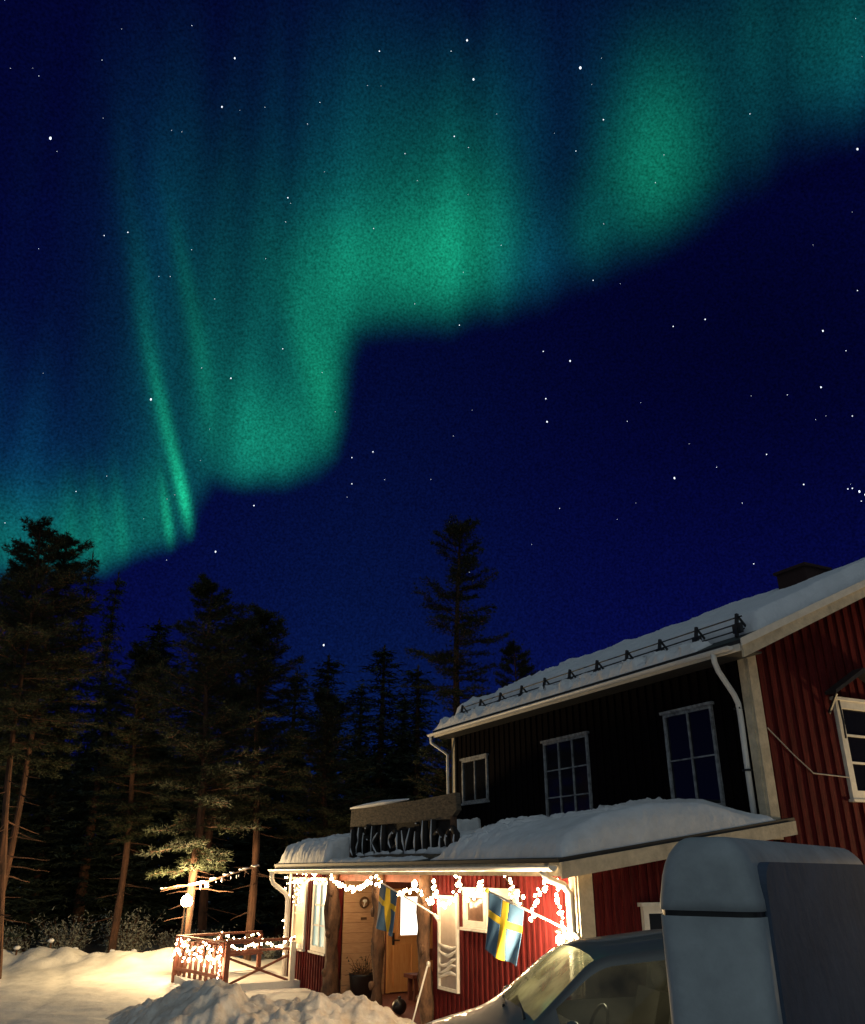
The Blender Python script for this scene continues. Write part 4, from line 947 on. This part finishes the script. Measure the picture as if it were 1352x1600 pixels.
# ---------------------------------------------------------------- trees
def blade(m_, p, d, L_, w_):
    n = d.cross(Vector((random.uniform(-1, 1), random.uniform(-1, 1), random.uniform(-1, 1))))
    if n.length < .05: n = Vector((w_, 0, 0))
    n = n.normalized()*w_
    m_.v += [tuple(p-n), tuple(p+n), tuple(p+d*L_)]; k = len(m_.v); m_.f.append((k-3, k-2, k-1))
def make_pine(name, base, hgt, crown0, spread, label, seed, trunk_r=.17, lean=(0, 0), nb=85, bare=10, nl=.17, topw=.45, snow_branch=False, dens=1.0, group='tall pines around the yard', leanbr=None):
    random.seed(seed); base = Vector(base)
    o = thing('pine_tree', base, label, 'tree', group)
    pts = []; rad = []
    for k in range(16):
        t = k/15; pts.append(base + Vector((lean[0]*t + .10*math.sin(t*7+seed), lean[1]*t + .10*math.cos(t*6+seed), hgt*.97*t - .3*(1-t)))); rad.append(trunk_r*(1-t)**.8 + .02)
    q = MB(); q.tube(pts, rad, 10, rough=.25, seed=seed)
    def at(t): i = min(14, int(t*15)); return pts[i].lerp(pts[i+1], t*15-i)
    fol = MB()
    for k in range(nb + bare):
        isb = k >= nb
        t = random.uniform(.12, crown0) if isb else crown0 + (.985-crown0)*((k+random.random())/nb)
        p = at(t); a = random.uniform(0, 6.283)
        tt = (t-crown0)/(1-crown0)
        prof = (math.sin(min(1, tt*1.35+.22)*math.pi*.5) if tt < .5 else 1)*((1-max(0, tt-.12)/.88)**.75*(1-topw)+topw*max(0, 1-tt)**.35)
        ln = spread*prof*random.uniform(.55, 1.12) if not isb else spread*random.uniform(.2, .5)
        up = -.22 + .95*max(0, tt)*random.uniform(.6, 1.2) + random.uniform(-.12, .12)
        d = Vector((math.cos(a), math.sin(a), up)).normalized()
        bp = [p]; n = 6
        for j in range(n):
            d2_ = d + Vector((random.uniform(-.16, .16), random.uniform(-.16, .16), random.uniform(-.08, .14) + .05*j/n)); bp.append(bp[-1] + d2_.normalized()*ln/n)
        r0 = .012 + .022*ln/spread
        q.tube(bp, [r0*(1-.13*j) for j in range(n+1)], 4)
        if isb: 
            continue
        side = d.cross(Vector((0, 0, 1))).normalized()
        for j in range(1, n+1):
            ax = (bp[j]-bp[j-1]).normalized()
            for sg in (-1, 1):
                for _ in range(2 if dens > 1 else 1):
                    if random.random() > .35 + .12*j*dens: continue
                    tl = ln*random.uniform(.12, .30)*(1.25 - .13*j) + .12
                    st = bp[j-1].lerp(bp[j], random.random()); en = st + (ax*.75 + side*sg*random.uniform(.5, 1.1) + Vector((0, 0, random.uniform(-.28, .22))))*tl
                    q.tube([st, en], [.008, .003], 3)
                    ntf = max(2, int(tl/.13))
                    for k2 in range(ntf):
                        e = st.lerp(en, (k2+.7)/ntf) + Vector((random.gauss(0, .035), random.gauss(0, .035), random.gauss(0, .03)))
                        for b_ in range(10):
                            v = ((en-st).normalized()*.7 + Vector((random.gauss(0, .8), random.gauss(0, .8), random.gauss(.25, .6)))).normalized()
                            blade(fol, e, v, nl*random.uniform(.55, 1.1), .011)
            if j > 2:
                for b_ in range(16):
                    blade(fol, bp[j] + Vector((random.gauss(0, .05), random.gauss(0, .05), random.gauss(0, .04))), (ax*.6 + Vector((random.gauss(0, .8), random.gauss(0, .8), random.gauss(.3, .6)))).normalized(), nl*random.uniform(.6, 1.1), .012)
    part('trunk', q, M['bark'], o); part('crown', fol, M['needle'], o)
    if snow_branch: snow_branch(o)
    return o
def make_spruce(name, base, hgt, spread, label, seed, group='dark trees of the wood behind the house', nwh=34):
    random.seed(seed); base = Vector(base)
    o = thing('spruce_tree', base, label, 'tree', group)
    q = MB(); q.tube([base + Vector((0, 0, -.3)), base + Vector((.05, 0, hgt*.5)), base + Vector((0, 0, hgt))], [.18, .11, .02], 8); part('trunk', q, M['bark'], o)
    fol = MB()
    for k in range(nwh):
        t = .08 + .915*(k/nwh)**.95; z = hgt*t; L_ = spread*(1-t)**.8*random.uniform(.75, 1.15) + .10
        nb = max(4, int(7*(1-t)+4))
        for b_ in range(nb):
            a = random.uniform(0, 6.283); ln = L_*random.uniform(.65, 1.15)
            d = Vector((math.cos(a), math.sin(a), 0)); n = max(3, int(ln/.22))
            for j in range(n+1):
                s_ = j/n; c = base + Vector((0, 0, z)) + d*ln*s_ + Vector((0, 0, -.25*ln*s_ + .22*ln*s_*s_*s_ + random.uniform(-.05, .05)))
                for _ in range(7):
                    v = Vector((random.gauss(0, .7), random.gauss(0, .7), random.gauss(-.35, .5))) + d*.6
                    blade(fol, c + Vector((random.gauss(0, .10), random.gauss(0, .10), random.gauss(0, .06))), v.normalized(), random.uniform(.16, .34), .035)
    # leader
    for j in range(16): blade(fol, base + Vector((0, 0, hgt*(.96+.04*j/16))), Vector((random.gauss(0, .5), random.gauss(0, .5), 1)).normalized(), .25, .03)
    part('crown', fol, M['spruce'], o)
    return o
def replant(src, loc, sc, rz, label, group=None):
    c = dup(src); c.location = loc; c.scale = sc; c.rotation_euler = (0, 0, rz); c['label'] = label
    if group: c['group'] = group
    return c

def snowy(o):
    random.seed(5); q = MB(); b0 = Vector((-6.70, 25.4, 2.12))
    main = [b0, b0+Vector((.5, -.3, .10)), b0+Vector((1.0, -.5, .24)), b0+Vector((1.5, -.6, .38)), b0+Vector((2.0, -.8, .50))]
    q.tube(main, [.03, .028, .022, .016, .010], 6)
    for k in range(12):
        p = main[0].lerp(main[-1], random.uniform(.15, 1)); q.tube([p, p+Vector((random.uniform(-.1, .2), random.uniform(-.2, .2), random.uniform(-.22, .05)))], [.010, .005], 4)
    m2 = [b0, b0+Vector((-.35, -.2, .0)), b0+Vector((-.75, -.3, -.10))]; q.tube(m2, [.028, .02, .012], 6)
    br = part('low_branch', q, M['bark'], o)
    s_ = MB()
    for k in range(22):
        t = random.uniform(0, 1); i = min(3, int(t*4)); p = main[i].lerp(main[i+1], t*4-i)
        s_.ball(p + Vector((0, 0, .03)), random.uniform(.015, .04), 8, 6, (2.4, 1, .6), .7)
    for k in range(9):
        t = random.uniform(.1, 1); i = min(3, int(t*4)); p = main[i].lerp(main[i+1], t*4-i); s_.ball(p + Vector((random.uniform(-.03, .1), 0, -.08)), random.uniform(.015, .035), 8, 6, (.8, .8, 1.8), .7)
    pass
    for t in np.linspace(.1, 1, 7): s_.ball(m2[0].lerp(m2[2], t) + Vector((0, 0, .03)), .022, 8, 6, (2.4, 1, .7), .6)
    part('branch_snow', s_, M['snow'], br, smooth=True)

p1 = make_pine('pine', (-6.72, 25.7, 0), 11.4, .25, 3.0, 'big pine directly behind the glowing lamp with a snowy low branch', 11, .12, (-.3, 0), nb=105, dens=1.5); snowy(p1)
p2 = make_pine('pine', (-5.55, 28.2, -.3), 11.6, .40, 2.5, 'pine with a bare brown lower trunk between the lamp and the annex', 12, .12, (-.3, 0), nb=90, bare=14, dens=1.5)
p3 = make_pine('pine', (.95, 33.0, -.3), 17.2, .42, 2.7, 'tallest narrow pine with an orange trunk rising behind the main roof', 13, .20, (.15, 0), nb=95, bare=10, dens=1.2, topw=.8)
p4 = make_pine('pine', (-11.15, 24.2, -.2), 13.2, .45, 2.4, 'pine with a reddish lit trunk at the left edge of the view', 14, .085, (-1.3, 0), nb=80, bare=20, dens=1.2)
p5 = replant(p2, (3.87, 38, 0), (.85, .85, 1.07), 1.3, 'faint thin pine top just above the main roof, right of the tallest pine')
p6 = replant(p4, (-12.6, 26.4, -.3), (1.1, 1.1, 1.0), 2.2, 'second reddish trunk pine, just outside the left edge behind the first')
p7 = replant(p1, (-17.6, 34.5, -.4), (1.25, 1.25, 1.36), 2.0, 'broad dark pine whose rounded top stands highest on the left')
p8 = replant(p2, (-7.9, 31.5, -.4), (1.25, 1.25, 1.06), 4.0, 'dark pine filling the gap behind the lamp pine')
p9 = replant(p1, (-4.0, 33.0, -.4), (1.0, 1.0, .86), 5.1, 'lower dark pine standing behind the bare-trunked pine')
p10 = replant(p2, (-10.2, 30.0, -.4), (1.0, 1.0, .92), .7, 'dark pine left of the lamp pine above the snowy shrubs')
p11 = replant(p1, (.4, 27.5, -.2), (.75, .75, .62), 3.3, 'pine with pale snowy twigs close behind the left end of the main roof')
s1 = make_spruce('spruce', (-16.5, 38.0, -.5), 17.2, 2.5, 'pointed spruce, taller of the pair left of the aurora rays', 21)
s2 = replant(s1, (-15.9, 40.0, -.5), (.9, .9, .98), 1.0, 'pointed spruce just right of the tall pair at the left')
s3 = replant(s1, (-18.2, 38.5, -.5), (.9, .9, .97), 2.0, 'pointed spruce half hidden by the rounded pine at the left')
sp_list = [(-15.2, 45, .92, 'dark spruce in the dip between the left group and the lamp pine'), (-5.3, 42, .76, 'dark spruce standing left of the pair behind the roof sign'),
           (-2.5, 42.5, .80, 'tall dark spruce above the roof sign'), (-.72, 42, .73, 'dark spruce just left of the main roof'),
           (-12.4, 44, .80, 'dark spruce low behind the lamp pine, on its left'), (-9.5, 46, .78, 'dark spruce hidden behind the crown of the lamp pine'),
           (-22.5, 38, .85, 'dark spruce at the extreme left edge'), (2.2, 44, .62, 'short dark spruce behind the tallest pine'), (-13.8, 36, .62, 'small spruce behind the snowy shrubs'), (-19.5, 44, .86, 'dark spruce between the rounded pine and the left edge'), (-11.0, 41, .72, 'dark spruce behind and left of the lamp pine'), (-7.2, 44, .74, 'dark spruce behind and right of the lamp pine'), (-3.9, 46, .72, 'dark spruce between the two behind the roof sign'), (-14.0, 42, .82, 'dark spruce right of the pointed pair'), (-23.5, 46, .9, 'tall dark spruce at the back of the left corner'), (-1.6, 47, .70, 'dark spruce deep behind the left roof end'), (-16.8, 31, .62, 'small spruce near the left edge behind the reddish trunks')]
for k, (x, y, s_, lb) in enumerate(sp_list):
    replant(s1, (x, y, -.5), (s_*2.15+.1, s_*2.15+.1, s_), k*1.37, lb)
# unbroken far wood behind them
def forest():
    random.seed(9); fol = MB()
    for (yy, zz, x0_, x1_) in ((50, 9.0, -48, 14), (54, 9.8, -52, 16)):
        x = x0_
        while x < x1_:
            h_ = zz*random.uniform(.78, 1.12); w_ = random.uniform(1.2, 2.0)
            for k in range(520):
                t = random.random()**.8; a = random.uniform(0, 6.28); r_ = w_*(1-t)**.8*math.sqrt(random.random())
                p = Vector((x + r_*math.cos(a), yy + r_*math.sin(a) + random.uniform(-1, 1), h_*t - .5))
                blade(fol, p, Vector((random.gauss(0, 1), random.gauss(0, 1), random.gauss(-.2, .6))).normalized(), random.uniform(.4, .9), .16)
            x += random.uniform(1.1, 1.9)
    return fol
tag(mesh_obj('far_wood', *(lambda f: (f.v, f.f))(forest()), M['spruce']), 'continuous dark spruce wood closing the view behind the yard', 'wood', kind='stuff')

# snow-dusted shrubs beyond the road
def shrub(base, h_, w_, label, seed):
    random.seed(seed); base = Vector(base); o = thing('shrub', base, label, 'shrub', 'frosted shrubs beyond the road')
    q = MB(); f = MB()
    for k in range(90):
        a = random.uniform(0, 6.28); d = Vector((math.cos(a)*random.uniform(.1, w_), math.sin(a)*random.uniform(.1, w_)*.8, h_*random.uniform(.45, 1.0)))
        p = [base, base + d*.45 + Vector((0, 0, .1*h_)), base + d]
        q.tube(p, [.02, .012, .004], 3)
        for j in range(26):
            t = random.uniform(.3, 1.05); c = base + d*t + Vector((random.gauss(0, .10), random.gauss(0, .10), random.gauss(0, .08)))
            blade(f, c, Vector((random.gauss(0, 1), random.gauss(0, 1), random.gauss(.3, .8))).normalized(), random.uniform(.06, .16), .018)
    part('stems', q, M['bark'], o); part('twigs', f, M['twig'], o); return o
shr = [(-14.3, 31.2, 1.3, 1.0, 'frosted shrub at the far left beside the dark trunk'), (-12.4, 31.6, 1.65, 1.15, 'frosted shrub standing left of the biggest one'), (-10.3, 31.4, 1.75, 1.25, 'biggest frosted shrub beyond the road'),
       (-8.6, 31.8, 1.2, 1.0, 'low frosted shrub left of the lamp'), (-7.2, 30.5, 1.2, .9, 'warm lit shrub just behind the lamp pole'), (-5.0, 30.8, 1.0, 1.0, 'low shrub behind the far deck railing'), (-15.8, 30.5, 1.1, 1.0, 'frosted shrub cut by the left edge')]
for k, (x, y, h_, w_, lb) in enumerate(shr): shrub((x, y, -.55), h_, w_, lb, 60+k)
# snow-capped marker stakes on the ploughed ridge
stk = [(-12.1, 27.3, 'leftmost snow-capped stake on the ridge'), (-11.3, 27.7, 'second snow-capped stake from the left'), (-10.75, 28.2, 'middle snow-capped stake on the ridge'),
       (-9.75, 28.6, 'fourth snow-capped stake from the left'), (-9.2, 28.9, 'snow-capped stake nearest the lamp')]
for x, y, lb in stk:
    z = ground_z(x, y); o = thing('marker_stake', (x, y, z), lb, 'stake', 'snow-capped stakes along the road')
    q = MB(); q.tube([(x, y, z-.2), (x, y, z+.16)], .025, 6); part('stake', q, M['bark'], o)
    q = MB(); q.ball((x, y, z+.19), .07, 10, 7, (1.3, 1.3, .8), .3); part('snow_cap', q, M['snow'], o, smooth=True)
